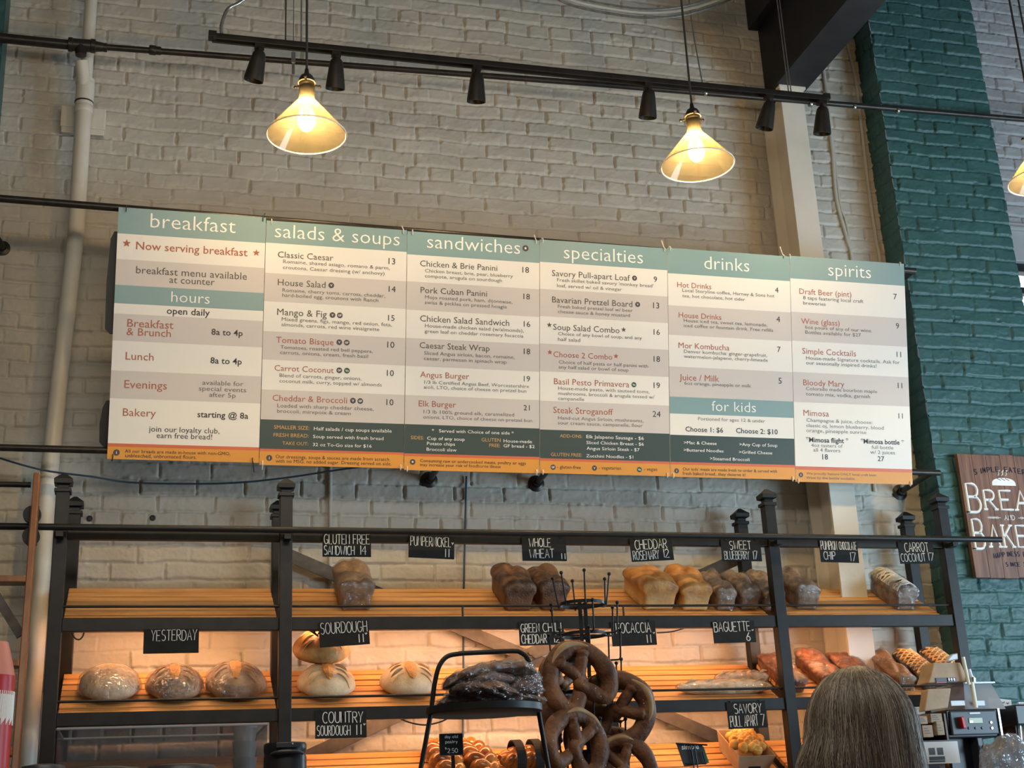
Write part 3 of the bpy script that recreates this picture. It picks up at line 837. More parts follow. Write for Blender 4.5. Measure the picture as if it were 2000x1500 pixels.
# ================================================================== the six menu boards
BMATS = ['b_white', 'b_grey', 'b_teal', 'b_dark', 'b_red', 'b_orange']
TM = {'w': 't_white', 'o': 't_olive', 'g': 't_grey', 'k': 't_dark', 'r': 't_rust', 't': 't_tan', 'b': 't_badge', 'v': 't_vegan'}
TL = list(TM)
TMATS = [TM[k] for k in TL]
edges_px = [((232, 402), (208, 893)), ((519, 429), (506.5, 907)), ((795, 452), (788.5, 918)), ((1054, 468), (1053, 925)),
            ((1306, 484), (1305, 932)), ((1542, 500), (1552, 941)), ((1765, 515), (1782, 944))]
EU = []
for a_, b_ in edges_px:
    EU.append((BUV(*a_)[0] + BUV(*b_)[0]) / 2)
BOT = [BUV(208, 896.5)[1], BUV(506, 908)[1], BUV(788, 918)[1], BUV(1053, 924)[1], BUV(1305, 931)[1], BUV(1552, 941)[1]]
TOP = [(BUV(232, 402)[1] + BUV(516, 428)[1]) / 2, BUV(650, 440)[1], BUV(925, 461)[1], BUV(1180, 477)[1], BUV(1424, 493)[1], BUV(1655, 508)[1]]

def menu_board(i, org, scale, bandx, bands, items, badges, label, ties):
    """bands: (crop y, material) from the top; items: text, x left, baseline, x right, colour, bold (crop pixels)"""
    u0, u1, v0, v1 = EU[i] + .0012, EU[i + 1] - .0012, BOT[i], TOP[i]
    du = (u0 + u1) / 2
    C = lambda x, y: BUV(org[0] + x / scale, org[1] + y / scale)
    root = BP(du, v0, 0)
    mb = MB(); th = .004
    vs = [v1] + [C(bandx, y)[1] for y, _ in bands[1:]] + [v0]
    hb = .0115 * 0
    for k, (y, m) in enumerate(bands):
        a, b = vs[k], vs[k + 1]
        nseg = 1
        V = [BP(u0, a, th), BP(u1, a, th), BP(u1, b, th), BP(u0, b, th)]
        mb.add(V, [(0, 3, 2, 1)], BMATS.index(m))
    # back and rim
    F4 = [BP(u0, v0, th), BP(u1, v0, th), BP(u1, v1, th), BP(u0, v1, th)]; B4 = [BP(u0, v0, 0), BP(u1, v0, 0), BP(u1, v1, 0), BP(u0, v1, 0)]
    mb.add(F4 + B4, [(7, 6, 5, 4)[::-1], (0, 4, 5, 1), (1, 5, 6, 2), (2, 6, 7, 3), (3, 7, 4, 0)], 0)
    tx = MB(); hd = MB(); z = th + .0006; NB = len(BMATS)
    for it in items:
        body, xl, yb, xr, cl = it[:5]; bold = it[5] if len(it) > 5 else (-.008 if it is items[0] else 0)
        vs_ = .80 if cl in 'gw' and it is not items[0] else (.93 if it is items[0] else .95)
        if body in ('hours', 'for kids'): vs_ = .93; bold = -.008
        V, F = text_geo(body, bold)
        if not V: continue
        mn = min(v[0] for v in V); mx = max(v[0] for v in V)
        ua, vb_ = C(xl, yb); ub, _ = C(xr, yb)
        s_ = (ub - ua) / (mx - mn)
        (hd if it is items[0] else tx).add([BP(ua + (v[0] - mn) * s_, vb_ + v[1] * s_ * vs_, z) for v in V], F, TL.index(cl))
    for bd in badges:
        kind, x, y = bd[:3]; cl = bd[3] if len(bd) > 3 else 'b'; r = (bd[4] if len(bd) > 4 else 16) / scale * .00205
        cu, cv = C(x, y)
        if kind == '*':
            P_ = [BP(cu + math.sin(k * PI / 5) * (r if k % 2 == 0 else r * .42), cv + math.cos(k * PI / 5) * (r if k % 2 == 0 else r * .42), z) for k in range(10)]
            tx.add(P_ + [BP(cu, cv, z)], [(10, (k + 1) % 10, k) for k in range(10)], TL.index(cl))
        else:
            P_ = [BP(cu + math.cos(k * PI / 12) * r, cv + math.sin(k * PI / 12) * r, z) for k in range(24)]
            tx.add(P_, [tuple(range(24))], TL.index('v' if kind == 'Ve' else 'b'))
            if kind == 'o':
                P_ = [BP(cu + math.sin(k * PI / 5) * (r * .5 if k % 2 == 0 else r * .22), cv + math.cos(k * PI / 5) * (r * .5 if k % 2 == 0 else r * .22), z + .0004) for k in range(10)]
                tx.add(P_ + [BP(cu, cv, z + .0004)], [(10, (k + 1) % 10, k) for k in range(10)], TL.index('w'))
            else:
                V, F = text_geo(kind, .02)
                mn = min(v[0] for v in V); mx = max(v[0] for v in V); s_ = r * (1.15 if len(kind) == 2 else .72 if kind != 'i' else .2) / (mx - mn)
                my = max(v[1] for v in V)
                tx.add([BP(cu + (v[0] - (mn + mx) / 2) * s_, cv + (v[1] - my / 2) * s_, z + .0004) for v in V], F, TL.index('w'))
    mb.v_off = len(mb.v); mb.f += [tuple(i + mb.v_off for i in f) for f in tx.f]; mb.v += tx.v; mb.m += [m + NB for m in tx.m]
    bo = mb.build('menu_board', BMATS + TMATS, origin=root, sharp=None)
    tag(bo, label, 'menu board', 'menu boards on the pipe rail')
    hd.build('heading', TMATS, bo, sharp=None)
    for (tu, tv, ln, m, lean) in ties:
        uu = u0 + tu if tu >= 0 else u1 + tu
        vv = v1 - tv if tv >= 0 else v0 - tv
        k = MB()
        sgn = 1 if tv >= 0 else -1
        k.tube(catmull([BP(uu, vv - .004 * sgn, th + .001), BP(uu, vv + .008 * sgn, th + .006), BP(uu + lean * .4, vv + sgn * (tv if tv > 0 else -tv) + .006 * sgn, th + .002), BP(uu + lean, vv + sgn * ln, -.001)], 4), .0021, n=6)
        k.build('zip_tie', m, bo)
    return bo

Bk, Wt = 'cord_black', 'tie_white'
menu_board(0, (180, 390), 2.777, 130, [(30, 'b_teal'), (183, 'b_white'), (322, 'b_grey'), (462, 'b_teal'), (562, 'b_white'), (618, 'b_grey'), (765, 'b_white'), (927, 'b_grey'), (1078, 'b_white'), (1322, 'b_red'), (1340, 'b_orange')], [
 ('breakfast', 315, 152, 778, 'w'), ('Now serving breakfast', 238, 270, 843, 'r', .006), ('breakfast menu available', 238, 400, 840, 'o'), ('at counter', 418, 452, 664, 'o'),
 ('hours', 428, 555, 637, 'w'), ('open daily', 404, 620, 638, 'k', .01), ('Breakfast', 190, 690, 441, 'r'), ('& Brunch', 186, 735, 427, 'r'), ('8a to 4p', 646, 733, 816, 'k', .012),
 ('Lunch', 181, 868, 333, 'r'), ('8a to 4p', 640, 888, 811, 'k', .012), ('Evenings', 174, 1022, 405, 'r'), ('available for', 597, 1004, 820, 'g'), ('special events', 578, 1036, 835, 'g'), ('after 5p', 634, 1070, 778, 'g'),
 ('Bakery', 166, 1173, 345, 'r'), ('starting @ 8a', 570, 1180, 846, 'k', .012), ('join our loyalty club,', 307, 1258, 690, 'k'), ('earn free bread!', 349, 1293, 650, 'k'),
 ('All our breads are made in-house with non-GMO,', 177, 1372, 750, 'k'), ('unbleached, unbromated flours.', 180, 1397, 566, 'k')],
 [('*', 187, 238, 'r', 22), ('*', 890, 290, 'r', 20), ('i', 132, 1372)],
 'tall white menu board with teal headings breakfast and hours, leftmost in the row', [(.028, .012, .02, Bk, 0), (-.012, .012, .03, Bk, .008), (.02, -.014, .018, Bk, -.004), (-.024, -.014, .05, Bk, .008)])
menu_board(1, (500, 410), 2.883, 55, [(45, 'b_teal'), (185, 'b_white'), (355, 'b_grey'), (515, 'b_white'), (683, 'b_grey'), (843, 'b_white'), (1012, 'b_grey'), (1180, 'b_dark'), (1345, 'b_red'), (1359, 'b_orange')], [
 ('salads & soups', 105, 155, 808, 'w'), ('Classic Caesar', 122, 268, 434, 'o'), ('Romaine, shaved asiago, romano & parm,', 152, 300, 752, 'g'), ('croutons, Caesar dressing (w/ anchovy)', 151, 333, 723, 'g'), ('13', 745, 306, 783, 'k'),
 ('House Salad', 122, 425, 391, 'o'), ('Romaine, cherry toms, carrots, cheddar,', 148, 461, 727, 'g'), ('hard-boiled egg, croutons with Ranch', 147, 489, 688, 'g'), ('14', 746, 462, 785, 'k'),
 ('Mango & Fig', 118, 592, 398, 'o'), ('Mixed greens, figs, mango, red onion, feta,', 144, 625, 764, 'g'), ('almonds, carrots, red wine vinaigrette', 142, 655, 694, 'g'), ('15', 743, 624, 779, 'k'),
 ('Tomato Bisque', 112, 748, 436, 'r'), ('Tomatoes, roasted red bell peppers,', 136, 782, 656, 'g'), ('carrots, onions, cream, fresh basil', 134, 812, 630, 'g'), ('10', 738, 776, 778, 'k'),
 ('Carrot Coconut', 103, 906, 437, 'r'), ('Blend of carrots, ginger, onions,', 132, 941, 594, 'g'), ('coconut milk, curry, topped w/ almonds', 131, 972, 707, 'g'), ('10', 736, 935, 775, 'k'),
 ('Cheddar & Broccoli', 92, 1075, 512, 'r'), ('Loaded with sharp cheddar cheese,', 119, 1112, 662, 'g'), ('broccoli, mirepoix & cream', 118, 1142, 533, 'g'), ('10', 733, 1100, 773, 'k'),
 ('SMALLER SIZE:', 101, 1233, 299, 't'), ('Half salads / cup soups available', 325, 1241, 763, 'w'), ('FRESH BREAD:', 98, 1277, 296, 't'), ('Soup served with fresh bread', 320, 1285, 717, 'w'), ('TAKE OUT:', 148, 1323, 293, 't'), ('32 oz To-Go size for $16', 319, 1330, 650, 'w'),
 ('Our dressings, soups & sauces are made from scratch', 110, 1398, 749, 'k'), ('with no MSG, no added sugar. Dressing served on side.', 109, 1423, 762, 'k')],
 [('V', 423, 426), ('V', 430, 593), ('GF', 471, 595), ('V', 468, 746), ('GF', 510, 748), ('GF', 468, 904), ('Ve', 511, 906), ('V', 545, 1075), ('GF', 586, 1077), ('i', 74, 1397)],
 'tall menu board headed salads & soups with a dark green foot panel', [(.02, .01, .012, Wt, 0), (-.015, .012, .03, Wt, -.006), (.012, -.012, .03, Wt, 0), (-.012, -.01, .01, Wt, 0)])
menu_board(2, (780, 430), 2.941, 45, [(55, 'b_teal'), (197, 'b_white'), (352, 'b_grey'), (515, 'b_white'), (677, 'b_grey'), (838, 'b_white'), (1005, 'b_grey'), (1172, 'b_dark'), (1340, 'b_red'), (1356, 'b_orange')], [
 ('sandwiches', 158, 160, 692, 'w'), ('Chicken & Brie Panini', 118, 265, 561, 'o'), ('Chicken breast, brie, pear, blueberry', 146, 300, 651, 'g'), ('compote, arugula on sourdough', 145, 330, 588, 'g'), ('18', 705, 302, 743, 'k'),
 ('Pork Cuban Panini', 121, 418, 502, 'o'), ('Mojo roasted pork, ham, dijonnaise,', 146, 452, 648, 'g'), ('swiss & pickles on pressed hoagie', 145, 482, 616, 'g'), ('18', 711, 455, 748, 'k'),
 ('Chicken Salad Sandwich', 118, 582, 630, 'o'), ('House-made chicken salad (w/almonds),', 146, 616, 713, 'g'), ('green leaf on cheddar rosemary focaccia', 144, 647, 711, 'g'), ('16', 713, 613, 750, 'k'),
 ('Caesar Steak Wrap', 115, 735, 517, 'o'), ('Sliced Angus sirloin, bacon, romaine,', 141, 773, 660, 'g'), ('caesar, parmesan in spinach wrap', 140, 804, 615, 'g'), ('18', 713, 770, 750, 'k'),
 ('Angus Burger', 118, 903, 400, 'r'), ('1/3 lb Certified Angus Beef, Worcestershire', 142, 940, 743, 'g'), ('aioli, LTO, choice of cheese on pretzel bun', 139, 968, 728, 'g'), ('19', 713, 927, 749, 'k'),
 ('Elk Burger', 110, 1070, 324, 'r'), ('1/3 lb 100% ground elk, caramelized', 138, 1110, 658, 'g'), ('onions, LTO, choice of cheese on pretzel bun', 136, 1140, 761, 'g'), ('21', 712, 1093, 747, 'k'),
 ('*   Served with Choice of one side *', 185, 1218, 655, 'w'), ('SIDES:', 65, 1258, 138, 't'), ('Cup of any soup', 158, 1262, 374, 'w'), ('Potato chips', 157, 1292, 318, 'w'), ('Broccoli slaw', 155, 1325, 327, 'w'),
 ('GLUTEN', 470, 1271, 580, 't'), ('FREE:', 515, 1303, 577, 't'), ('House-made', 597, 1277, 760, 'w'), ('GF bread - $2', 597, 1305, 775, 'w'),
 ('Consuming raw or undercooked meats, poultry or eggs', 118, 1390, 725, 'k'), ('may increase your risk of foodborne illness', 117, 1413, 580, 'k')],
 [('o', 723, 163, 'b', 19), ('o', 75, 1389)],
 'tall menu board headed sandwiches, between the soups and specialties boards', [(.02, .01, .012, Wt, 0), (-.015, .012, .035, Wt, -.006), (.012, -.01, .008, Wt, 0), (-.012, -.01, .008, Wt, 0)])
menu_board(3, (1040, 450), 3.0, 45, [(50, 'b_teal'), (185, 'b_white'), (343, 'b_grey'), (503, 'b_white'), (663, 'b_grey'), (826, 'b_white'), (998, 'b_grey'), (1167, 'b_dark'), (1335, 'b_red'), (1350, 'b_orange')], [
 ('specialties', 182, 165, 645, 'w'), ('Savory Pull-apart Loaf', 112, 268, 569, 'o'), ("Fresh skillet baked savory 'monkey bread'", 142, 300, 706, 'g'), ('loaf, served w/ oil & vinegar', 142, 333, 521, 'g'), ('9', 708, 303, 728, 'k'),
 ('Bavarian Pretzel Board', 113, 423, 583, 'o'), ('Fresh baked pretzel loaf w/ beer', 147, 455, 585, 'g'), ('cheese sauce & honey mustard', 147, 485, 569, 'g'), ('13', 705, 457, 741, 'k'),
 ('Soup Salad Combo', 120, 583, 508, 'o'), ('Choice of any bowl of soup, and any', 148, 615, 639, 'g'), ('half salad', 148, 648, 278, 'g'), ('16', 708, 612, 744, 'k'),
 ('Choose 2 Combo', 121, 742, 466, 'r'), ('Choice of half pasta or half panini with', 152, 781, 675, 'g'), ('any half salad or bowl of soup', 151, 810, 561, 'g'), ('18', 708, 770, 745, 'k'),
 ('Basil Pesto Primavera', 124, 902, 565, 'r'), ('House-made pesto, with sauteed toms,', 149, 934, 683, 'g'), ('mushrooms, broccoli & arugula tossed w/', 149, 964, 712, 'g'), ('campanelle', 148, 994, 301, 'g'), ('19', 708, 925, 745, 'k'),
 ('Steak Stroganoff', 120, 1070, 470, 'r'), ('Hand-cut Angus Sirloin, mushrooms,', 148, 1108, 648, 'g'), ('sour cream sauce, campanelle, flour', 147, 1137, 643, 'g'), ('24', 702, 1093, 748, 'k'),
 ('ADD-ONS:', 159, 1213, 289, 't'), ('Elk Jalapeno Sausage - $6', 314, 1218, 650, 'w'), ('Sliced Chicken Breast - $6', 314, 1252, 650, 'w'), ('Angus Sirloin Steak - $7', 315, 1286, 625, 'w'), ('GLUTEN FREE:', 106, 1322, 288, 't'), ('Zucchini Noodles - $1', 313, 1330, 588, 'w'),
 ('- gluten-free', 142, 1395, 281, 'k'), ('- vegetarian', 386, 1400, 517, 'k'), ('- vegan', 651, 1408, 728, 'k')],
 [('V', 596, 281), ('V', 614, 435), ('*', 97, 555, 'o', 17), ('*', 532, 583, 'o', 17), ('*', 100, 715, 'r', 17), ('*', 487, 738, 'r', 17), ('Ve', 592, 905), ('GF', 119, 1388), ('V', 361, 1393), ('Ve', 624, 1402)],
 'tall menu board headed specialties with stars beside the combo lines', [(.012, .01, .014, Wt, -.004), (-.012, .01, .045, Wt, -.01), (.012, -.01, .008, Wt, 0), (-.012, -.01, .008, Wt, 0)])
menu_board(4, (1290, 470), 3.126, 50, [(48, 'b_teal'), (200, 'b_white'), (395, 'b_grey'), (575, 'b_white'), (768, 'b_grey'), (952, 'b_teal'), (1055, 'b_white'), (1185, 'b_dark'), (1350, 'b_red'), (1366, 'b_orange')], [
 ('drinks', 265, 173, 540, 'w'), ('Hot Drinks', 100, 285, 308, 'r'), ('Local Storyline coffee, Harney & Sons hot', 131, 313, 692, 'g'), ('tea, hot chocolate, hot cider', 131, 346, 514, 'g'), ('4', 697, 318, 718, 'k'),
 ('House Drinks', 109, 470, 369, 'r'), ('House iced tea, sweet tea, lemonade,', 140, 497, 649, 'g'), ('iced coffee or fountain drink. Free refills', 140, 528, 684, 'g'), ('4', 705, 498, 728, 'k'),
 ('Mor Kombucha', 108, 656, 418, 'r'), ('Denver kombucha: ginger-grapefruit,', 141, 686, 648, 'g'), ('watermelon-jalapeno, cherry-limeade', 141, 716, 652, 'g'), ('7', 710, 681, 731, 'k'),
 ('Juice / Milk', 113, 852, 356, 'r'), ('6oz orange, pineapple or milk', 144, 880, 550, 'g'), ('5', 718, 874, 738, 'k'), ('for kids', 310, 1040, 580, 'w'), ('Portioned for ages 12 & under', 227, 1097, 636, 'g'),
 ('Choose 1: $6', 150, 1165, 380, 'k', .01), ('Choose 2: $10', 459, 1175, 713, 'k', .01), ('>Mac & Cheese', 140, 1242, 340, 'w'), ('>Any Cup of Soup', 479, 1253, 711, 'w'), ('>Buttered Noodles', 140, 1287, 382, 'w'), ('>Grilled Cheese', 477, 1300, 679, 'w'), ('>Steamed Broccoli', 300, 1340, 541, 'w'),
 ("Our kids' meals are made fresh to order & served with", 134, 1403, 709, 'k'), ('fresh baked bread...they deserve it!', 133, 1430, 517, 'k')],
 [('i', 96, 1406)],
 'tall menu board headed drinks and, lower down, for kids', [(.012, .01, .014, Wt, -.004), (-.025, .008, .05, Wt, -.016), (.012, -.01, .008, Wt, 0), (-.012, -.01, .008, Wt, 0)])
menu_board(5, (1530, 480), 3.126, 45, [(65, 'b_teal'), (200, 'b_white'), (403, 'b_grey'), (580, 'b_white'), (770, 'b_grey'), (953, 'b_white'), (1345, 'b_red'), (1366, 'b_orange')], [
 ('spirits', 272, 183, 532, 'w'), ('Draft Beer (pint)', 95, 295, 412, 'r'), ('8 taps featering local craft', 118, 328, 485, 'g'), ('breweries', 119, 360, 255, 'g'), ('7', 669, 328, 690, 'k'),
 ('Wine (glass)', 106, 477, 341, 'r'), ('6oz pours of any of our wine.', 129, 507, 538, 'g'), ('Bottles available for $27', 131, 538, 470, 'g'), ('9', 684, 507, 704, 'k'),
 ('Simple Cocktails', 113, 660, 440, 'r'), ('House-made Signature cocktails. Ask for', 136, 695, 706, 'g'), ('our seasonally inspired drinks!', 136, 725, 565, 'g'), ('11', 689, 680, 716, 'k'),
 ('Bloody Mary', 119, 852, 369, 'r'), ('Colorado made bourbon maple', 135, 882, 569, 'g'), ('tomato mix, vodka, garnish', 135, 915, 526, 'g'), ('11', 696, 870, 723, 'k'),
 ('Mimosa', 120, 1038, 275, 'r'), ('Champagne & juice, choose:', 138, 1075, 541, 'g'), ('classic oj, lemon blueberry, blood', 137, 1107, 609, 'g'), ('orange, pineapple sunrise', 137, 1138, 503, 'g'), ('11', 700, 1055, 726, 'k'),
 ('*Mimosa flight *', 135, 1198, 394, 'k', .02), ('4oz tasters of', 167, 1228, 359, 'g'), ('all 4 flavors', 180, 1257, 344, 'g'), ('18', 235, 1305, 270, 'k', .01),
 ('*Mimosa bottle *', 469, 1207, 733, 'k', .02), ('full bottle', 536, 1240, 668, 'g'), ('w/ 2 juices', 527, 1270, 678, 'g'), ('27', 573, 1315, 613, 'k', .01),
 ('We proudly feature ONLY local craft beer.', 138, 1397, 570, 'g'), ('Wine by the bottle available.', 137, 1423, 437, 'g')],
 [('i', 104, 1399)],
 'tall menu board headed spirits, rightmost, in front of the green pier', [(.0, .01, .014, Wt, 0), (-.02, .008, .012, Wt, 0), (.012, -.01, .008, Wt, 0), (-.012, -.01, .008, Wt, 0)])

# ================================================================== wooden bread sign on the green pier
SY = -PD - .045
def SP(x, y, h=0.0):
    p = W(x, y, SY); return Vector((p.x, SY - h, p.z))
s_tl, s_bl = SP(1869, 886), SP(1906, 1128)
sx0 = (s_tl.x + s_bl.x) / 2; sx1 = sx0 + .44
mb = MB()
npl = 6
for k in range(npl):
    a = sx0 + (sx1 - sx0) * k / npl; b = sx0 + (sx1 - sx0) * (k + 1) / npl
    dz = random.uniform(-.004, .004) if 0 < k < npl - 1 else 0
    mb.span(a + .0006, b - .0006, SY, SY + .022, s_bl.z + dz, s_tl.z + dz)
for zz in (s_bl.z + .08, s_tl.z - .08):
    mb.span(sx0 + .02, sx1 - .02, SY + .022, SY + .036, zz - .02, zz + .02)
sg = tag(mb.build('wooden_sign', 'sign_wood', sharp=None, bevel=.0012), 'wooden plank sign about bread and baking, hung on the green pier', 'sign')
scx = (sx0 + sx1) / 2
put = lambda u, v: Vector((u, SY - .0008, v))
lt = MB()
zr = lambda y: SP(1940, y).z
xr_ = lambda x, y: SP(x, y).x
def wtext(body, x0, x1, y0, y1, rad, serif):
    stroke_text(lt, body, x0, x1, zr(y0), zr(y1), put, rad, serif=serif, gap=.26)
half = .19
wtext('B', xr_(1889, 975), xr_(1913, 975), 1001, 946, .0068, .011)
wtext('READ', xr_(1922, 975), scx + half, 995, 958, .0064, .010)
wtext('B', xr_(1901, 1045), xr_(1921, 1045), 1072, 1015, .0066, .011)
wtext('AKERY', xr_(1931, 1045), scx + half + .01, 1068, 1026, .0062, .010)
wtext('AND', scx - .026, scx + .026, 1015, 1006, .0016, .003)
for sg_ in (-1, 1):
    lt.tube([put(scx + sg_ * .045, zr(1011)), put(scx + sg_ * .115, zr(1011))], .0013, n=6)
    for k in range(7):
        xk = scx + sg_ * (.062 + k * .008); lt.tube([put(xk, zr(1011) + .006), put(xk - sg_ * .005, zr(1011)), put(xk, zr(1011) - .006)], .0012, n=6)
# loaf pictogram with steam
lo = []
for k in range(17):
    a = PI * k / 16; lo.append((math.cos(a) * .062, max(0, math.sin(a)) ** .6 * .036))
lt.prism(lo, (scx, SY - .0012, zr(948) + .0), (1, 0, 0), (0, 0, 1), (0, .001, 0))
for k in (-1, 0, 1):
    lt.tube(catmull([put(scx + k * .02 - .006, zr(929)), put(scx + k * .02 + .002, zr(925)), put(scx + k * .02, zr(922)), put(scx + k * .02 + .008, zr(918))], 4), .0022, n=6)
lt.build('white_lettering', 'paint_white', sg)
sc_ = MB()
for k in (-1, 0, 1):
    sc_.tube([Vector((scx + k * .022 - .012, SY - .0014, zr(948) + .034)), Vector((scx + k * .022 + .008, SY - .0014, zr(948) + .024))], .0016, n=6)
sc_.build('loaf_slash', 'sign_wood', sg)
dk = MB()
def arctext(body, y_mid, sag, width, rad, h):
    n_ = len(body)
    for i, ch in enumerate(body):
        if ch == ' ': continue
        f = (i + .5) / n_ * 2 - 1; x = scx + f * width / 2; z0 = zr(y_mid) - sag * f * f
        w_ = width / n_ * .62
        stroke_text(dk, ch, x - w_ / 2, x + w_ / 2, z0, z0 + h, put, rad)
for a_ in (('SIMPLE EATERY', 921, .018, .30, .0024, .023), ('HAPPINESS BAKED', 1086, .012, .23, .0020, .021), ('SINCE 20', 1106, 0, .12, .0019, .018)):
    dk = MB(); arctext(*a_); dk.build('navy_lettering', 'ink_navy', sg)
# ================================================================== the bread rack
FY, BY = -0.44, -0.10                       # front and back post lines
PW = 0.046
post_x = [W(108, 1200, FY - PW / 2).x, W(558, 1200, FY - PW / 2).x, W(1527, 1200, FY - PW / 2).x, W(1873, 1200, FY - PW / 2).x]
Z_POST = 2.615
rack = thing('bread_rack', ((post_x[0] + post_x[3]) / 2, -.27, 0), 'long black steel bread rack with slatted pine shelves against the brick wall', 'bread rack')
def post(x, y):
    mb = MB().span(x - PW / 2, x + PW / 2, y - PW / 2, y + PW / 2, 0, Z_POST)
    mb.span(x - .029, x + .029, y - .029, y + .029, Z_POST - .014, Z_POST)
    p = mb.build('post', 'black_steel', rack, bevel=.002, sharp=None)
    c = MB(); r2 = math.sqrt(2)
    c.lathe([(.018 * r2, Z_POST), (.018 * r2, Z_POST + .012), (.031 * r2, Z_POST + .018), (.032 * r2, Z_POST + .034), (.006 * r2, Z_POST + .058), (0, Z_POST + .059)], (x, y, 0), n=4, rot=PI / 4)
    c.build('post_cap', 'black_steel', p, sharp=20)
bposts = [W(146, 1000, BY).x, W(543, 1000, BY).x, W(1444, 1000, BY).x, W(1768, 1010, BY).x]
for k in range(4):
    post(post_x[k], FY)
    post(bposts[k], BY)
# levels
LV = []
for (yt, yb, ybk, yrod) in ((1204, 1229, 1149, 1184), (1378, 1403, 1306, 1358), (1553, 1578, 1466, 1535)):
    LV.append((W(800, yt, FY - .016).z, W(800, yb, FY - .016).z, W(800, ybk, -.13).z, W(800, yrod, FY).z))
hz1 = W(800, 1034, FY - .016).z; hz0 = W(800, 1059, FY - .016).z
xa0, xb3 = post_x[0] + PW / 2, post_x[3] - PW / 2
bays = [(post_x[k] + PW / 2, post_x[k + 1] - PW / 2) for k in range(3)]
for a, b in bays:
    MB().span(a, b, FY - .016, FY + .016, hz0, hz1).build('header_rail', 'black_steel', rack, bevel=.002, sharp=None)
    for (zt, zb, zbk, zr_) in LV:
        MB().span(a, b, FY - .016, FY + .016, zb, zt).build('shelf_rail', 'black_steel', rack, bevel=.002, sharp=None)
        mb = MB().tube([(a, FY - .004, zr_), (b, FY - .004, zr_)], .0048, n=10)
        if b - a > 1.2:
            for f in (.333, .667):
                x = a + (b - a) * f; mb.tube([(x, FY - .004, zt), (x, FY - .004, zr_)], .004, n=8)
        mb.build('guard_rod', 'black_steel', rack)
SHF, SHB = FY + .02, -.13                   # shelf front and back
def shelf_point(lv, x, f, up=0.0):
    """point on slatted shelf lv: f = 0 front ... 1 back"""
    zt, zb, zbk, _ = LV[lv]
    s_ = (zbk - (zt - .004)) / (SHB - SHF)
    n_ = Vector((0, -s_, 1)).normalized()
    return Vector((x, SHF + (SHB - SHF) * f, zt - .004 + (zbk - zt + .004) * f)) + n_ * up
def shelf_slope(lv):
    zt, zb, zbk, _ = LV[lv]
    return math.atan2(zbk - zt + .004, SHB - SHF)
for bi, (a, b) in enumerate(bays):
    for lv in range(3):
        mb = MB(); ns = 7; sl = shelf_slope(lv)
        Ls = math.hypot(SHB - SHF, LV[lv][2] - LV[lv][0] + .004); w_ = Ls / ns
        b_ = b if bi < 2 else b - .02
        for k in range(ns):
            c = shelf_point(lv, (a + b_) / 2, (k + .5) / ns, -.008)
            mb.box(c, (b_ - a - .004, w_ - .0085, .016 + .001 * ((k * 3) % 2)), Rx(sl))
        o = mb.build('slatted_shelf', 'shelf_pine', rack, bevel=.002, sharp=None)
        # steel side bearers under the slats
        for x in (a + .012, b - .012):
            MB().box(shelf_point(lv, x, .5, -.03), (.02, Ls * .96, .024), Rx(sl)).build('side_bearer', 'black_steel', rack, sharp=None)
# braces behind the middle bay, a short one in the right bay
def brace(x0, y0, x1, y1, Y, wd=.052, m='brace_steel'):
    a, b = W(x0, y0, Y), W(x1, y1, Y); d = (b - a); L = d.length
    ang = math.atan2(d.z, d.x)
    MB().box((a + b) / 2, (L, .005, wd), Ry(-ang)).build('brace', m, rack, sharp=None, bevel=.001)
brace(560, 1083, 1452, 1462, -.060)
brace(1452, 1086, 560, 1497, -.068)
mb = MB(); c = W(1036, 1283, -.074)
for dx, dz in ((-.018, .0), (.018, .0), (0, .014), (0, -.014)):
    mb.lathe([(.007, -.004), (.007, .003), (0, .004)], c + Vector((dx, 0, dz)), n=6, R=Rx(PI / 2))
mb.build('brace_bolt', 'brace_steel', rack)
mb = MB()
for (zt, zb, zbk, zr_) in LV:
    for a, b in zip(bposts[:-1], bposts[1:]):
        mb.span(a, b, BY - .012, BY + .012, zbk - .065, zbk - .03)
mb.build('back_rail', 'black_steel', rack, sharp=None)

# light strips under the two upper shelves: real lamps that warm the bays below
strips = [(0, 0, 5), (0, 1, 12.5), (0, 2, 5.5), (1, 1, 10), (1, 2, 5)]
names = ['warm light strip under the top shelf above the yesterday loaves', 'warm light strip under the top shelf above the sourdough loaves', 'warm light strip under the top shelf of the right bay',
         'warm light strip under the middle shelf above the braided breads', 'warm light strip under the middle shelf of the right bay']
for k, (lv, bi, en) in enumerate(strips):
    a, b = bays[bi]; zt, zb, zbk, _ = LV[lv]
    f_ = .34 if bi < 2 else .20; q_ = shelf_point(lv, 0, f_, -.046); z = q_.z; y = q_.y
    t = thing('light_strip', ((a + b) / 2, y, z), names[k], 'light strip', 'light strips under the shelves')
    spans = [(a + .06, b - .06)] if bi < 2 else [(a + .06, cxl - .10), (cxr + .10, b - .06)]
    for s0_, s1_ in spans:
        MB().span(s0_, s1_, y - .014, y + .014, z - .004, z + .008).build('housing', 'black_steel', t, sharp=None)
        MB().span(s0_ + .01, s1_ - .01, y - .009, y + .009, z - .0065, z - .004).build('diffuser', 'strip_glow', t, sharp=None)
        light('strip_lamp', 'AREA', ((s0_ + s1_) / 2, y, z - .008), en * (s1_ - s0_) / (b - a), (1.0, 0.50, 0.235), parent=t, size=s1_ - s0_ - .04, size_y=.016,
              aim=((s0_ + s1_) / 2, y + .22, z - .30))
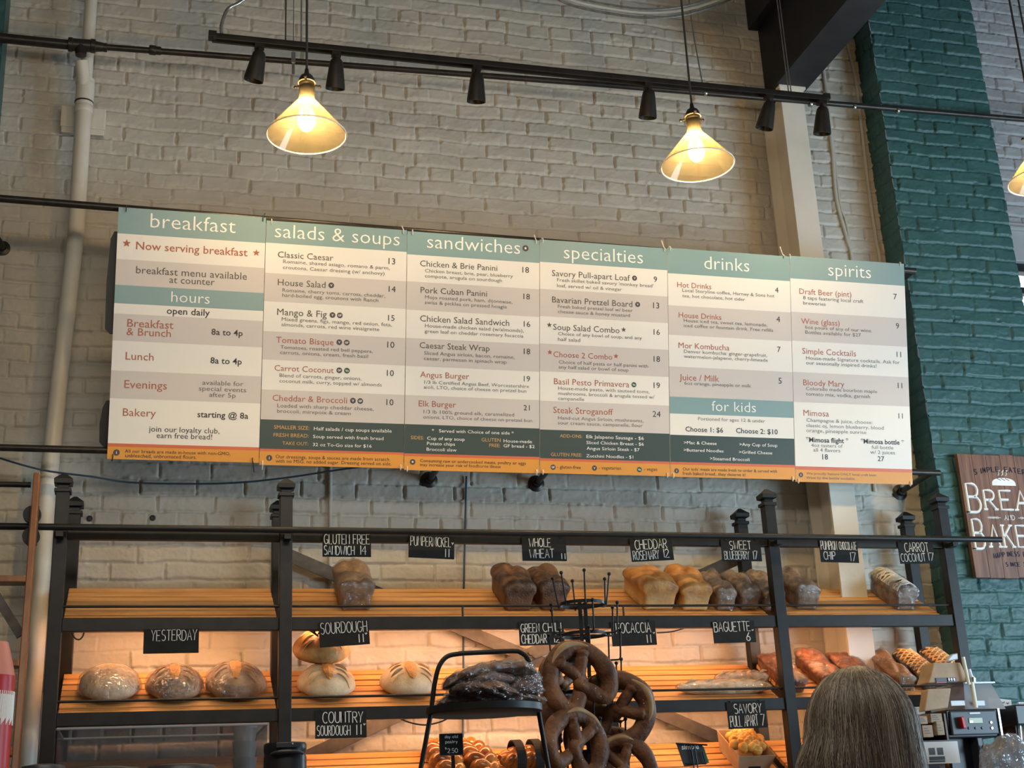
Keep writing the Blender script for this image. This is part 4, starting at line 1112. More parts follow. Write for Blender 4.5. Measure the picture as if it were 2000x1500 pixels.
# leads that droop from the strips
def lead(pts, label):
    wire('strip_cable', pts, .0028, 'cord_black', label, 'cable', group='cables under the shelf rails')
Yc = FY + .03
lead([W(140, 1234, Yc), W(146, 1246, Yc), W(155, 1249, Yc), W(162, 1242, Yc), W(165, 1232, Yc)], 'small black cable loop under the top rail next to the left post')
lead([W(600, 1228, Yc), W(612, 1236, Yc), W(622, 1243, Yc), W(613, 1234, Yc), W(624, 1232, Yc), W(619, 1240, Yc), W(610, 1228, Yc)], 'knot of thin black cable beside the sourdough sign')
lead([W(785, 1227, Yc), W(810, 1230, Yc), W(840, 1228, Yc), W(860, 1224, Yc)], 'thin black cable sagging under the top rail in mid bay')
lead([W(780, 1403, Yc), W(800, 1411, Yc), W(830, 1416, Yc), W(860, 1410, Yc), W(880, 1400, Yc)], 'thin black cable sagging under the middle rail behind the tiered stand')
lead([W(1283, 1236, Yc), W(1310, 1234, Yc), W(1330, 1229, Yc), W(1345, 1223, Yc)], 'thin black cable running from the focaccia sign to the rail')

# ---- ladder rail in front of the rack
LY = FY - .075
t = thing('ladder_rail', W(1000, 1040, LY), 'long round black ladder rail running along the top of the bread rack', 'rail')
MB().tube([W(-150, 1026, LY), W(560, 1035, LY), W(1955, 1054, LY)], .0122, n=16).build('rail_tube', 'black_steel', t)
for k in range(4):
    x = post_x[k]; zz = W(800, 1039, LY).z
    MB().span(x - .012, x + .012, LY - .0, FY - PW / 2 - .001, zz - .03, zz - .012).build('rail_bracket', 'black_steel', t, sharp=None)

# ---- chalk signs
CY = FY - .0165 - .0045
def chalk_sign(px, py, w, h, rot, lines, label, level_y=None, name='chalk_sign', stands=False, Y=CY, group='chalk signs on the rack rails', th=.003):
    c = W(px, py, Y); m_ = MPP(px, py, Y) * float(np.linalg.norm([0, 0, 1]))
    ww, hh = w * m_ * 1.0, h * m_ * 1.03
    ca, sa = math.cos(math.radians(rot)), math.sin(math.radians(rot))
    def put(u, v, d=0.0):
        x, z = (u - .5) * ww, (v - .5) * hh
        return Vector((c.x + x * ca - z * sa, Y - d, c.z + x * sa + z * ca))
    q = [put(0, 0), put(1, 0), put(1, 1), put(0, 1)]
    mb = MB().add(q + [p + Vector((0, th, 0)) for p in q], [(0, 1, 2, 3), (7, 6, 5, 4), (0, 4, 5, 1), (1, 5, 6, 2), (2, 6, 7, 3), (3, 7, 4, 0)])
    o = tag(mb.build(name, 'chalk_board', origin=put(.5, 0), sharp=None), label, 'price sign', group)
    for (body, a, b, v0, v1) in lines:
        lt = MB(); rr = .0017 if len(body) < 9 else .0014
        if len(body) < 3: rr *= 1.1
        stroke_text(lt, body, a + .01, b - .01, v0 + .02, v1 - .02, lambda u, v: put(u, v, .0005), rr, jitter=.06)
        lt.build('chalk_lettering', 'chalk', o)
    if not stands:
        cl = MB()
        for f in (.12, .88):
            cl.box(put(f, 1.0, -.001), (.008, .007, .006))
        cl.build('clip', 'black_steel', o, sharp=None)
    return o
SIGNS = [
 (677.5, 1064, 95, 46, 0, [('GLUTEN', .02, .56, .51, .95), ('FREE', .62, .98, .51, .95), ('SANDWICH', .02, .66, .06, .47), ('14', .76, .91, .07, .48)], 'black chalk sign reading GLUTEN FREE SANDWICH 14'),
 (843, 1068, 91, 44, -2.2, [('PUMPERNICKEL', .03, .93, .5, .95), ('11', .77, .89, .06, .45), ('v', .93, .985, .62, .80)], 'black chalk sign reading PUMPERNICKEL 11'),
 (1063, 1072, 90, 46, 0, [('WHOLE', .15, .66, .56, .95), ('WHEAT', .15, .72, .1, .5), ('11', .85, .97, .06, .34)], 'black chalk sign reading WHOLE WHEAT 11'),
 (1273, 1073, 88, 44, 3, [('CHEDDAR', .1, .88, .5, .95), ('ROSEMARY', .03, .66, .05, .47), ('12', .75, .9, .1, .5)], 'black chalk sign reading CHEDDAR ROSEMARY 12'),
 (1448, 1075, 84, 41, 0, [('SWEET', .2, .76, .53, .96), ('BLUEBERRY', .05, .69, .06, .48), ('17', .77, .9, .07, .49)], 'black chalk sign reading SWEET BLUEBERRY 17'),
 (1639, 1077, 82, 42, -1, [('PUMPKIN', .02, .46, .54, .98), ('CHOCOLATE', .5, .98, .56, .96), ('CHIP', .07, .39, .1, .5), ('17', .76, .93, .05, .48)], 'black chalk sign reading PUMPKIN CHOCOLATE CHIP 17'),
 (1790, 1079, 77, 42, 1, [('CARROT', .17, .87, .5, .96), ('COCONUT', .02, .74, .07, .47), ('17', .80, .98, .1, .5)], 'black chalk sign reading CARROT COCONUT 17'),
 (334.5, 1252, 105, 46, .5, [('YESTERDAY', .13, .97, .50, .97)], 'black chalk sign reading YESTERDAY'),
 (672.5, 1237, 98, 47, 3.5, [('SOURDOUGH', .02, .97, .5, .98), ('11', .75, .88, .08, .45), ('v', .90, .96, .38, .53)], 'tilted black chalk sign reading SOURDOUGH 11 on the upper rail'),
 (1058, 1237, 91, 44, 1, [('GREEN', .03, .46, .54, .95), ('CHILI', .52, .95, .54, .95), ('CHEDDAR', .03, .61, .06, .48), ('12', .75, .92, .08, .5)], 'black chalk sign reading GREEN CHILI CHEDDAR 12, behind the wire stand'),
 (1238, 1237, 92, 46, 1.5, [('FOCACCIA', .1, .9, .5, .95), ('11', .75, .88, .08, .45), ('v', .92, .98, .44, .58)], 'black chalk sign reading FOCACCIA 11'),
 (1434, 1234, 89, 41, 1.2, [('BAGUETTE', .02, .9, .5, .98), ('6', .76, .87, .05, .46), ('v', .91, .97, .5, .64)], 'black chalk sign reading BAGUETTE 6'),
 (666, 1414, 100, 52, 0, [('COUNTRY', .13, .94, .52, .95), ('SOURDOUGH', .02, .69, .08, .47), ('11', .77, .9, .08, .48), ('v', .93, .985, .42, .55)], 'black chalk sign reading COUNTRY SOURDOUGH 11 on the lower rail'),
 (1459, 1396, 82, 50, 1, [('SAVORY', .17, .9, .54, .93), ('PULL', .04, .35, .06, .5), ('APART', .40, .77, .06, .5), ('7', .83, .95, .06, .52)], 'black chalk sign reading SAVORY PULL APART 7'),
 (1172, 1405, 76, 48, 0, [('PRETZEL', .08, .95, .54, .95), ('STICKS', .1, .8, .06, .47)], 'black chalk sign about pretzels, mostly hidden behind the hanging pretzels'),
]
for s_ in SIGNS:
    chalk_sign(*s_)

# ================================================================== ladder at the far left
t = thing('rolling_ladder', W(40, 1500, -.62) * 1.0, 'reddish wooden ladder with black hardware at the far left of the rack', 'ladder')
t.location.z = 0
top = W(73, 930, -.60); bot_dir = W(30, 1500, -.80) - top
def stile(dx):
    a = top + Vector((dx, 0, 0)); b = a + bot_dir * ((a.z) / -bot_dir.z)
    d = (a - b); ln = d.length; dn = d.normalized()
    xx = Vector((1, 0, 0)); xx = (xx - dn * xx.dot(dn)).normalized(); yy = dn.cross(xx)
    R = Matrix((xx, yy, dn)).transposed()
    MB().box((a + b) / 2, (.021, .06, ln), R).build('stile', 'ladder_wood', t, bevel=.003, sharp=None)
    return a, b
s0 = stile(0); s1 = stile(-.42)
for k in range(7):
    z = W(20, 1136, -.66).z - k * .28
    f = (s0[0].z - z) / (s0[0].z - s0[1].z); p = s0[0].lerp(s0[1], f)
    MB().box(p + Vector((-.21, 0, 0)), (.40, .075, .022)).build('rung', 'ladder_wood', t, bevel=.003, sharp=None)
p = W(60, 947, -.60); MB().tube([p, p + Vector((-.45, 0, 0))], .010, n=12).build('top_rod', 'black_steel', t)
for (x, y, r) in ((64, 1010, .030), (62, 1052, .029)):
    c = W(x, y, LY - .012 + .02)
    c.y = LY - .027
    mb = MB().lathe([(r, -.012), (r, -.006), (r * .8, -.003), (r * .8, .003), (r, .006), (r, .012)], c, n=24, R=Rx(PI / 2))
    mb.lathe([(.008, -.016), (.008, .016)], c, n=12, R=Rx(PI / 2))
    mb.build('roller_wheel', 'black_steel', t)
mb = MB(); c = W(66, 1030, LY - .02); mb.span(c.x - .016, c.x + .016, LY - .050, LY - .040, c.z - .07, c.z + .07); mb.build('roller_plate', 'black_steel', t, bevel=.002, sharp=None)
a, b = W(-10, 1160, -.68), W(40, 1240, -.70); d = b - a
MB().box((a + b) / 2, (d.length * 1.02, .02, .03), Ry(-math.atan2(d.z, d.x))).build('diagonal_strut', 'brace_steel', t, sharp=None)
# ================================================================== bread
def sphere_pts(n=40, m=24):
    V = []; F = []
    for i in range(m + 1):
        t = PI * i / m - PI / 2
        for j in range(n):
            a = 2 * PI * j / n
            V.append((math.cos(t) * math.cos(a), math.cos(t) * math.sin(a), math.sin(t)))
    for i in range(m):
        for j in range(n):
            F.append((i * n + j, i * n + (j + 1) % n, (i + 1) * n + (j + 1) % n, (i + 1) * n + j))
    return np.array(V), F

def lumpy(V, amp, f, seed, c=None):
    c = V.mean(0) if c is None else c
    d = V - c; ln = np.linalg.norm(d, axis=1, keepdims=True) + 1e-9
    n_ = noise3(V, f, seed) + 0.5 * noise3(V, f * 2.3, seed + 7)
    return V + d / ln * (amp * n_)[:, None]

def boule_geo(rx, ry, rz, seed, amp=.006):
    V, F = sphere_pts(44, 26)
    P = V.copy()
    P[:, 2] = np.where(V[:, 2] > 0, V[:, 2] ** 1.0, V[:, 2] * .45)
    P = P * np.array([rx, ry, rz]); P[:, 2] += rz * .42
    P = lumpy(P, amp, 16, seed); P[:, 2] = np.maximum(P[:, 2], 0)
    return P, F

def loaf_geo(w, l, h, seed, amp=.005, dome=1.0):
    cs = catmull([(-.40, 0, 0), (-.44, .3, 0), (-.47, .52, 0), (-.535, .66, 0), (-.50, .84, 0), (-.3, .97, 0), (0, 1.02, 0), (.3, .97, 0), (.5, .84, 0), (.535, .66, 0), (.47, .52, 0), (.44, .3, 0), (.40, 0, 0), (.2, -.0, 0), (-.2, -.0, 0)], 3, True)
    cs = np.array([(p.x, p.y) for p in cs]); n = len(cs)
    st = [(-.5, .0), (-.499, .5), (-.497, .80), (-.487, .92), (-.465, .975), (-.43, .995)] + [(-.38 + .76 * k / 16, 1) for k in range(17)] + [(.43, .995), (.465, .975), (.487, .92), (.497, .80), (.499, .5), (.5, 0)]
    V = []
    for (y, s_) in st:
        zc = .48
        for (x, z) in cs:
            hh = 1 + .05 * math.sin((y + .5) * 5 + seed)
            V.append((x * w * s_, y * l, (zc + (z - zc) * s_) * h * hh))
    V = np.array(V); F = []
    for i in range(len(st) - 1):
        for j in range(n):
            F.append((i * n + j, i * n + (j + 1) % n, (i + 1) * n + (j + 1) % n, (i + 1) * n + j))
    tp = np.clip((V[:, 2] / h - .6) / .3, 0, 1)
    V[:, 2] += tp * .007 * np.sin(V[:, 1] * 46 + V[:, 0] * 30 + seed) - tp * .010 * np.exp(-((V[:, 0] - .12 * w * np.sin(V[:, 1] * 30 + seed)) / .012) ** 2)
    V = lumpy(V, amp, 17, seed); V[:, 2] = np.maximum(V[:, 2], 0)
    return V, F

def mesh_obj(name, V, F, mats, parent=None, sharp=60):
    return MB().add([tuple(p) for p in V], F).build(name, mats, parent, local=True, sharp=sharp)

def wrap(V, k, amp, seed, f=30):
    c = np.array([V[:, 0].mean(), V[:, 1].mean(), V[:, 2].max() * .45])
    P = c + (V - c) * k
    P = lumpy(P, amp, f, seed, c); P[:, 2] = np.maximum(P[:, 2], -.0005)
    return P

def put_on(o, lv, px, py, f, rz=0.0, up=0.003, tilt=0.0):
    """stand thing o on shelf lv below picture column px"""
    bb = [c for ch in o.children if ch.type == 'MESH' for c in [tuple(v.co) for v in ch.data.vertices]]
    Rm = Rx(shelf_slope(lv) + tilt) @ Rz(rz)
    lo_ = min((Rm[1][0] * p[0] + Rm[1][1] * p[1] + Rm[1][2] * p[2]) for p in bb)              # foremost point once it leans on the shelf
    f = max(f, (FY + .030 - lo_ - SHF) / (SHB - SHF))
    Y = SHF + (SHB - SHF) * f
    x = W(px, py, Y).x
    o.location = shelf_point(lv, x, f, up)
    o.rotation_euler = (Rx(shelf_slope(lv) + tilt) @ Rz(rz)).to_euler()
    return o

def pan_loaf(px, w, l, h, m, label, cat, group, lv=0, py=1170, f=.42, wrapped=False, seed=1, rz=0.0, name='bread_loaf', extra=None, fm='bag_film', up=0.003):
    t = thing(name, (0, 0, 0), label, cat, group)
    V, F = loaf_geo(w, l, h, seed)
    mesh_obj('loaf', V, F, m, t)
    if extra: extra(t, V, w, l, h)
    if wrapped:
        P = wrap(V, 1.045, .010, seed + 5)
        b = mesh_obj('plastic_bag', P, F, fm, t)
        # gathered tail of the bag at the far end
        tail = MB()
        ring_ = []
        for k, (yy, rr) in enumerate(((.47, .8), (.52, .35), (.545, .16), (.575, .3), (.60, .38))):
            ring_.append([(math.cos(a) * w * .5 * rr * (1 + .25 * math.sin(a * 5 + k)), yy * l, max(.003, h * .47 + math.sin(a) * h * .45 * rr * (1 + .2 * math.cos(a * 4 + k)))) for a in [2 * PI * j / 20 for j in range(20)]])
        VV = [p for r_ in ring_ for p in r_]
        FF = [(i * 20 + j, i * 20 + (j + 1) % 20, (i + 1) * 20 + (j + 1) % 20, (i + 1) * 20 + j) for i in range(4) for j in range(20)]
        tail.add(VV, FF).build('bag_tail', fm, b, local=True, sharp=None)
    put_on(t, lv, px, py, f, rz, up)
    return t

# top shelf
G1 = 'pan loaves on the top shelf'
pan_loaf(687, .128, .21, .120, 'crust_brown', 'plastic wrapped pan loaf alone below the GLUTEN FREE sign', 'bread', G1, wrapped=True, seed=3)
pan_loaf(998, .128, .23, .118, 'crust_rye', 'dark brown pan loaf below WHOLE WHEAT, left one of the pair', 'bread', G1, seed=5, f=.44)
pan_loaf(1066, .120, .22, .116, 'crust_rye', 'dark brown pan loaf below WHOLE WHEAT, right one of the pair', 'bread', G1, seed=8, f=.44)
pan_loaf(1265, .152, .23, .118, 'crust_cheddar', 'golden cheddar pan loaf without wrapping, left one of two', 'bread', G1, seed=13, f=.42, rz=.05)
pan_loaf(1338, .128, .22, .118, 'crust_cheddar', 'golden cheddar pan loaf without wrapping, right one of two', 'bread', G1, seed=17, f=.42)
for k, (x, s_) in enumerate(((1396, 21), (1442, 24), (1487, 29))):
    pan_loaf(x, .084, .215, .098, 'berry_loaf', ['first greyish wrapped blueberry loaf, touching the golden loaf', 'middle greyish wrapped blueberry loaf below the BLUEBERRY sign', 'last greyish wrapped blueberry loaf, against the rack post'][k],
             'bread', G1, wrapped=True, seed=s_, f=.46, fm='bag_film')
pan_loaf(1551, .105, .23, .105, 'berry_loaf', 'dark wrapped loaf just right of the third rack post, below PUMPKIN CHOCOLATE', 'bread', G1, wrapped=True, seed=33, f=.40)
def icing_strings(t, V, w, l, h):
    mb = MB()
    rr = random.Random(4)
    for k in range(34):
        y0 = rr.uniform(-.47, .42) * l; y1 = y0 + rr.uniform(-.02, .04)
        P_ = []
        for i in range(9):
            a = PI * (.12 + .76 * i / 8)
            P_.append((math.cos(a) * w * .545, y0 + (y1 - y0) * i / 8 + .006 * math.sin(i * 2 + k), h * (.63 + .50 * math.sin(a))))
        mb.tube(P_, .0028, n=6)
    mb.build('icing', 'icing', t, local=True)
pan_loaf(1741, .098, .23, .098, 'berry_loaf', 'dark wrapped loaf with pale icing strings, alone right of the white column', 'bread', G1, wrapped=True, seed=37, f=.42, extra=icing_strings, fm='tight_film')

# middle shelf: round loaves
def score(t, P, rx, ry, rz, kind):
    """bread cuts that follow the dome"""
    def on(a, b, up=.0035):
        x = a * rx; y = b * ry; k = max(0.0, 1 - a * a - b * b)
        return Vector((x, y, rz * .42 + rz * math.sqrt(k) + up))
    mb = MB()
    # broad baked ear down the middle
    n = 12; L_ = []; R_ = []
    for i in range(n + 1):
        b = .50 - 1.22 * i / n; wd = .19 * math.sin(PI * min(1, (i + 2.2) / (n + 2.4))) ** .5
        L_.append(on(-wd + .015 * math.sin(i * 2.1), b, .004)); R_.append(on(wd + .015 * math.cos(i * 1.7), b, .004))
    M_ = [(a + b) / 2 + Vector((0, 0, .0035)) for a, b in zip(L_, R_)]
    V = L_ + M_ + R_; F = []
    for i in range(n):
        F.append((i, i + 1, n + 2 + i, n + 1 + i)); F.append((n + 1 + i, n + 2 + i, 2 * n + 3 + i, 2 * n + 2 + i))
    mb.add(V, F)
    mb.build('baked_ear', 'crust_orange', t, local=True, sharp=None)
    for sgn in (-1, 1):
        for k in range(4):
            lf = MB()
            b0 = .42 - .30 * k; P_ = []
            for i in range(7):
                f = i / 6; P_.append(on(sgn * (.28 + .42 * f), b0 - .26 * f * f + .05, .0008))
            lf.tube(P_, [.001, .003, .0042, .0046, .0042, .003, .001], n=7, flat=.5)
            lf.build('leaf_cut', 'crust_score', t, local=True)

def boule(px, py, f, rx, ry, rz, m, label, lv=1, wrapped=False, seed=1, cuts=True, up=.003, rz_=0.0, tilt=0.0, name='round_loaf', group='round loaves on the middle shelf'):
    t = thing(name, (0, 0, 0), label, 'bread', group)
    P, F = boule_geo(rx, ry, rz, seed)
    mesh_obj('loaf', P, F, m, t)
    if cuts: score(t, P, rx, ry, rz, 0)
    if wrapped:
        Q = wrap(P, 1.04, .010, seed + 3, 26); mesh_obj('plastic_bag', Q, F, 'tight_film', t)
    put_on(t, lv, px, py, f, rz_, up, tilt)
    return t
boule(214, 1353, .46, .106, .105, .072, 'crust_flour', 'wrapped pale brown round loaf below YESTERDAY, leftmost of three', wrapped=True, seed=41, cuts=False)
boule(340, 1356, .44, .100, .098, .068, 'crust_brown', 'wrapped cut round loaf in the middle of the three YESTERDAY loaves', wrapped=True, seed=45, cuts=True)
boule(457, 1352, .46, .106, .104, .072, 'crust_brown', 'wrapped round loaf beside the second post, rightmost of the YESTERDAY three', wrapped=True, seed=49, cuts=True)
boule(636, 1350, .36, .107, .098, .072, 'crust_flour', 'floury sourdough round loaf in front of the stacked pair', seed=52)
boule(622, 1305, .76, .107, .098, .072, 'crust_gold', 'golden sourdough round loaf behind, under the SOURDOUGH sign', seed=57, up=.083, tilt=.0)
boule(797, 1345, .42, .110, .100, .068, 'crust_flour', 'floury sourdough round loaf alone, left of the tiered stand', seed=61)

# baguettes
def baguette(px, py, f, L, label, seed, rz=0.0, up=.003):
    t = thing('baguette', (0, 0, 0), label, 'bread', 'baguettes on the middle shelf')
    V, F = sphere_pts(24, 60)
    P = np.stack([V[:, 2] * L / 2, V[:, 0] * .034, V[:, 1] * .028], 1)
    tp = np.sqrt(np.clip(1 - (np.abs(V[:, 2])) ** 3.2, 0, 1)); rr = np.sqrt(np.clip(V[:, 0] ** 2 + V[:, 1] ** 2, 1e-9, 1))
    P[:, 1] *= tp / rr; P[:, 2] *= tp / rr; P[:, 2] += .024
    P = lumpy(P, .004, 30, seed); P[:, 2] = np.maximum(P[:, 2], 0)
    mesh_obj('loaf', P, F, 'crust_flour', t)
    mb = MB()
    for k in range(5):
        x = -L * .36 + k * L * .18
        mb.tube([(x - .03, -.012, .045), (x, 0, .054), (x + .03, .012, .048)], [.001, .006, .001], n=7, flat=.5)
    mb.build('leaf_cut', 'crust_score', t, local=True)
    Q = wrap(P, 1.03, .006, seed + 2, 34); mesh_obj('plastic_bag', Q, F, 'tight_film', t)
    put_on(t, 1, px, py, f, rz, up)
baguette(1413, 1352, .16, .40, 'wrapped floury baguette lying at the front edge below the BAGUETTE sign', 71)
baguette(1448, 1342, .42, .24, 'second baguette, lying behind the long one beside the third post', 74, .06)

# bagged flat breads at the right
def flat_bag(px, w, l, h, m, label, seed, lattice=False, f=.5, rz=0.0):
    def lat(t, V, w, l, h):
        if not lattice: return
        mb = MB()
        for s_ in (-1, 1):
            for k in range(12):
                y0 = -.58 + .105 * k
                P_ = []
                for i in range(9):
                    a = PI * (.1 + .8 * i / 8); xx = math.cos(a)
                    yy = y0 + s_ * xx * .16
                    if abs(yy) < .46: P_.append((xx * w * .535, yy * l, h * (.66 + .50 * math.sin(a))))
                if len(P_) > 2: mb.tube(P_, .0055, n=6, flat=.6)
        mb.build('lattice_crust', 'crust_pale', t, local=True)
    pan_loaf(px, w, l, h, m, label, 'bread', 'bagged breads at the right of the middle shelf', lv=1, py=1330, f=f, wrapped=True, seed=seed, rz=rz, extra=lat, name='bagged_bread', up=.003)
flat_bag(1524, .100, .27, .066, 'focaccia_red', 'reddish bagged bread left of the third post', 81, f=.52)
flat_bag(1600, .108, .27, .066, 'focaccia_red', 'reddish bagged bread right of the third post', 84, f=.52)
flat_bag(1661, .108, .26, .066, 'focaccia_red', 'reddish bagged bread behind the head of the woman', 87, f=.52)
flat_bag(1738, .085, .26, .066, 'crust_brown', 'plain brown bagged bread right of the head of the woman', 90, f=.52)
flat_bag(1790, .102, .26, .066, 'crust_dark', 'bagged bread with pale lattice crust next to the plain brown one', 93, True, f=.52)
flat_bag(1845, .095, .26, .066, 'crust_dark', 'bagged bread with pale lattice crust, rightmost, behind the kraft bags', 96, True, f=.52)

# braided breads on the bottom shelf
def braid(px, py, f, L, R, label, rz=0.0, seed=0, band=False, up=.004, turns=1.7):
    t = thing('braided_bread', (0, 0, 0), label, 'bread', 'braided breads on the bottom shelf')
    for k in range(3):
        mb = MB(); P_ = []; rad = []
        n = 46
        for i in range(n):
            s_ = i / (n - 1); tt = s_ * 2 * PI * turns + k * 2 * PI / 3
            env = math.sin(PI * (s_ * .92 + .04)) ** .55
            P_.append((math.sin(tt) * R * .95 * env, (s_ - .5) * L, R * 1.16 + math.sin(2 * tt) * R * .42 * env)); rad.append(R * (.30 + .42 * env))
        mb.tube(P_, rad, n=14); mb.build('strand', 'crust_glaze', t, local=True)
    if band:
        for yy in (-.16 * L, .20 * L):
            mb = MB(); V = []; F = []
            P_ = [(math.cos(a) * R * 2.05, R * 1.16 + math.sin(a) * R * 1.75) for a in [-.75 + (PI + 1.5) * i / 24 for i in range(25)]]
            for k_ in (1.0, 1.05):
                for (x, z) in P_:
                    z2 = max(.001, z * k_); V += [(x * k_, yy - .017, z2), (x * k_, yy + .017, z2)]
            for i in range(24):
                a = 2 * i; o_ = 50
                F += [(a, a + 1, a + 3, a + 2), (o_ + a, o_ + a + 2, o_ + a + 3, o_ + a + 1), (a, a + 2, o_ + a + 2, o_ + a), (a + 1, o_ + a + 1, o_ + a + 3, a + 3)]
            mb.add(V, F); mb.build('black_band', 'chalk_board', t, local=True, sharp=None)
    put_on(t, 2, px, py, f, rz, up)
braid(864, 1490, .50, .25, .039, 'glossy braided bread under the day old pastry sign', .20)
braid(929, 1490, .50, .25, .039, 'glossy braided bread between the day old sign and the banded braid', .25)
braid(1026, 1490, .52, .20, .034, 'braided bread with two black bands, lying crosswise beside the stand leg', PI / 2 + .04, band=True, turns=2.0)
# pull-apart loaf in a kraft tray
t = thing('pull_apart_bread', (0, 0, 0), 'cheesy pull-apart bread in an open kraft tray on the bottom shelf', 'bread')
mb = MB()
for k in range(26):
    a = k * 2.4; r = .052 * math.sqrt(k / 26)
    V, F = sphere_pts(12, 8); V = V * np.array([.021, .021, .020]) + np.array([math.cos(a) * r * 1.25, math.sin(a) * r * 1.6, .082 + .016 * (1 - k / 26)])
    mb.add([tuple(p) for p in lumpy(V, .006, 60, k)], F)
mb.build('bread_top', 'cheese', t, local=True)
mb = MB(); a = .078; b = .11; c = .062; d = .092; hh = .078
O = [(-c, -d, 0), (c, -d, 0), (c, d, 0), (-c, d, 0), (-a, -b, hh), (a, -b, hh), (a, b, hh), (-a, b, hh)]
I = [(-c + .003, -d + .003, .003), (c - .003, -d + .003, .003), (c - .003, d - .003, .003), (-c + .003, d - .003, .003), (-a + .003, -b + .003, hh), (a - .003, -b + .003, hh), (a - .003, b - .003, hh), (-a + .003, b - .003, hh)]
mb.add(O + I, [(0, 1, 5, 4), (1, 2, 6, 5), (2, 3, 7, 6), (3, 0, 4, 7), (3, 2, 1, 0), (8, 12, 13, 9), (9, 13, 14, 10), (10, 14, 15, 11), (11, 15, 12, 8), (8, 9, 10, 11), (4, 5, 13, 12), (5, 6, 14, 13), (6, 7, 15, 14), (7, 4, 12, 15)])
mb.build('kraft_tray', 'kraft', t, local=True, sharp=None)
mb = MB(); mb.box((0, -b * .86 - .002, hh * .42), (.05, .002, .03), Rx(-.2)); mb.build('window_label', 'chalk_board', t, local=True, sharp=None)
put_on(t, 2, 1452, 1490, .50, 0)
# ================================================================== counters (below the frame) and what stands on them
CT = 1.06
mb = MB().span(-2.6, 2.4, -2.75, -1.75, CT - .04, CT).span(-2.5, 2.3, -2.68, -1.80, 0, CT - .04)
tag(mb.build('service_counter', 'counter_top', bevel=.004, sharp=None), 'front service counter below the picture edge, under the pretzel stand', 'counter')
BT = 1.0
mb = MB().span(-.27, 4.3, -1.25, -.50, BT - .04, BT).span(-.25, 4.2, -1.2, -.52, 0, BT - .04)
tag(mb.build('back_counter', 'counter_top', bevel=.004, sharp=None), 'back work counter below the picture edge, in front of the bread rack', 'counter')

# ---- tiered stand with wrapped pastries
KY = -2.50
tc = W(945, 1393, KY); km = MPP(945, 1393, KY)
t = thing('tiered_stand', (tc.x, KY, CT), 'black tube stand with a round tray, in front of the bread rack', 'display stand')
def kp(x, y, Y=KY): return W(x, y, Y)
legL = kp(822, 1500) - kp(842, 1390); legR = kp(1071, 1500) - kp(1052, 1390)
a = kp(842, 1390); al = kp(822, 1500); b = kp(1052, 1390); br = kp(1071, 1500)
al2 = Vector((al.x - .012, KY, CT + .008)); br2 = Vector((br.x + .012, KY, CT + .008))
P_ = [al2, al, a] + catmull([kp(848, 1340), kp(857, 1303), kp(874, 1282), kp(905, 1276)], 6)[0:] + [kp(1000, 1271.5)] + catmull([kp(1012, 1272), kp(1029, 1284), kp(1040, 1313), kp(1047, 1355)], 6) + [b, br, br2]
MB().tube(P_, .0052, n=12).build('tube_frame', 'black_steel', t)
rt = 111 * km
tr = MB().lathe([(0, -.002), (rt, -.002), (rt + .003, .0), (rt + .003, .014), (rt, .014), (rt - .001, .002), (0, .002)], (tc.x + .001, KY, tc.z), n=64)
tr.build('round_tray', 'black_steel', t)
tr = MB().lathe([(0, -.002), (rt * .96, -.002), (rt * .97, .014), (rt * .96, .014), (rt * .95, .002), (0, .002)], (tc.x, KY, CT + .06), n=64)
tr.build('round_tray', 'black_steel', t)
mb = MB()
for s_ in (-1, 1):
    e = al2 if s_ < 0 else br2
    mb.tube([e + Vector((0, -.10, .0)), e, e + Vector((0, .10, .0))], .0055, n=10)
mb.build('foot_bar', 'black_steel', t)
G = 'wrapped pastries stacked on the round tray'
PST = [(928, 1373, .085, .030, .02, -.05, 'bottom layer, left'), (1003, 1372, .072, .030, .02, .03, 'bottom layer, right'), (962, 1366, .075, .030, .06, .1, 'bottom layer, at the back'),
       (945, 1352, .078, .027, -.02, -.03, 'second layer, left'), (1012, 1349, .060, .027, .02, .12, 'second layer, right'),
       (952, 1333, .082, .026, .0, .03, 'third layer, left'), (1020, 1334, .045, .028, .02, .1, 'third layer, right end'),
       (903, 1327, .052, .020, .0, .33, 'sticking out at the far left'), (955, 1315, .066, .023, .0, .12, 'top of the heap, left'), (1008, 1312, .050, .026, .01, -.06, 'top of the heap, right')]
for k, (x, y, hl, hh, dy, rot, where) in enumerate(PST):
    c = kp(x, y - 3.5, KY + dy)
    o = thing('wrapped_pastry', c, 'dark pastry in shiny plastic film, ' + where, 'pastry', G)
    V, F = sphere_pts(64, 40)
    P = V * np.array([hl * .93, .040, hh * .62]); P[:, 2] += -.12 * hl * (V[:, 0] ** 2 - .4)
    P[:, 0] += .006 * np.sin(V[:, 2] * 3 + k); P = lumpy(P, .012, 34, 100 + k)
    mesh_obj('pastry', P, F, 'pastry_dark', o)
    Q = lumpy(lumpy(P * np.array([1.06, 1.08, 1.12]), .007, 60, 140 + k), .006, 150, 170 + k)
    mesh_obj('plastic_film', Q, F, 'tight_film', o, sharp=25)
    o.rotation_euler = (0, -rot, .15 * (k % 3 - 1))
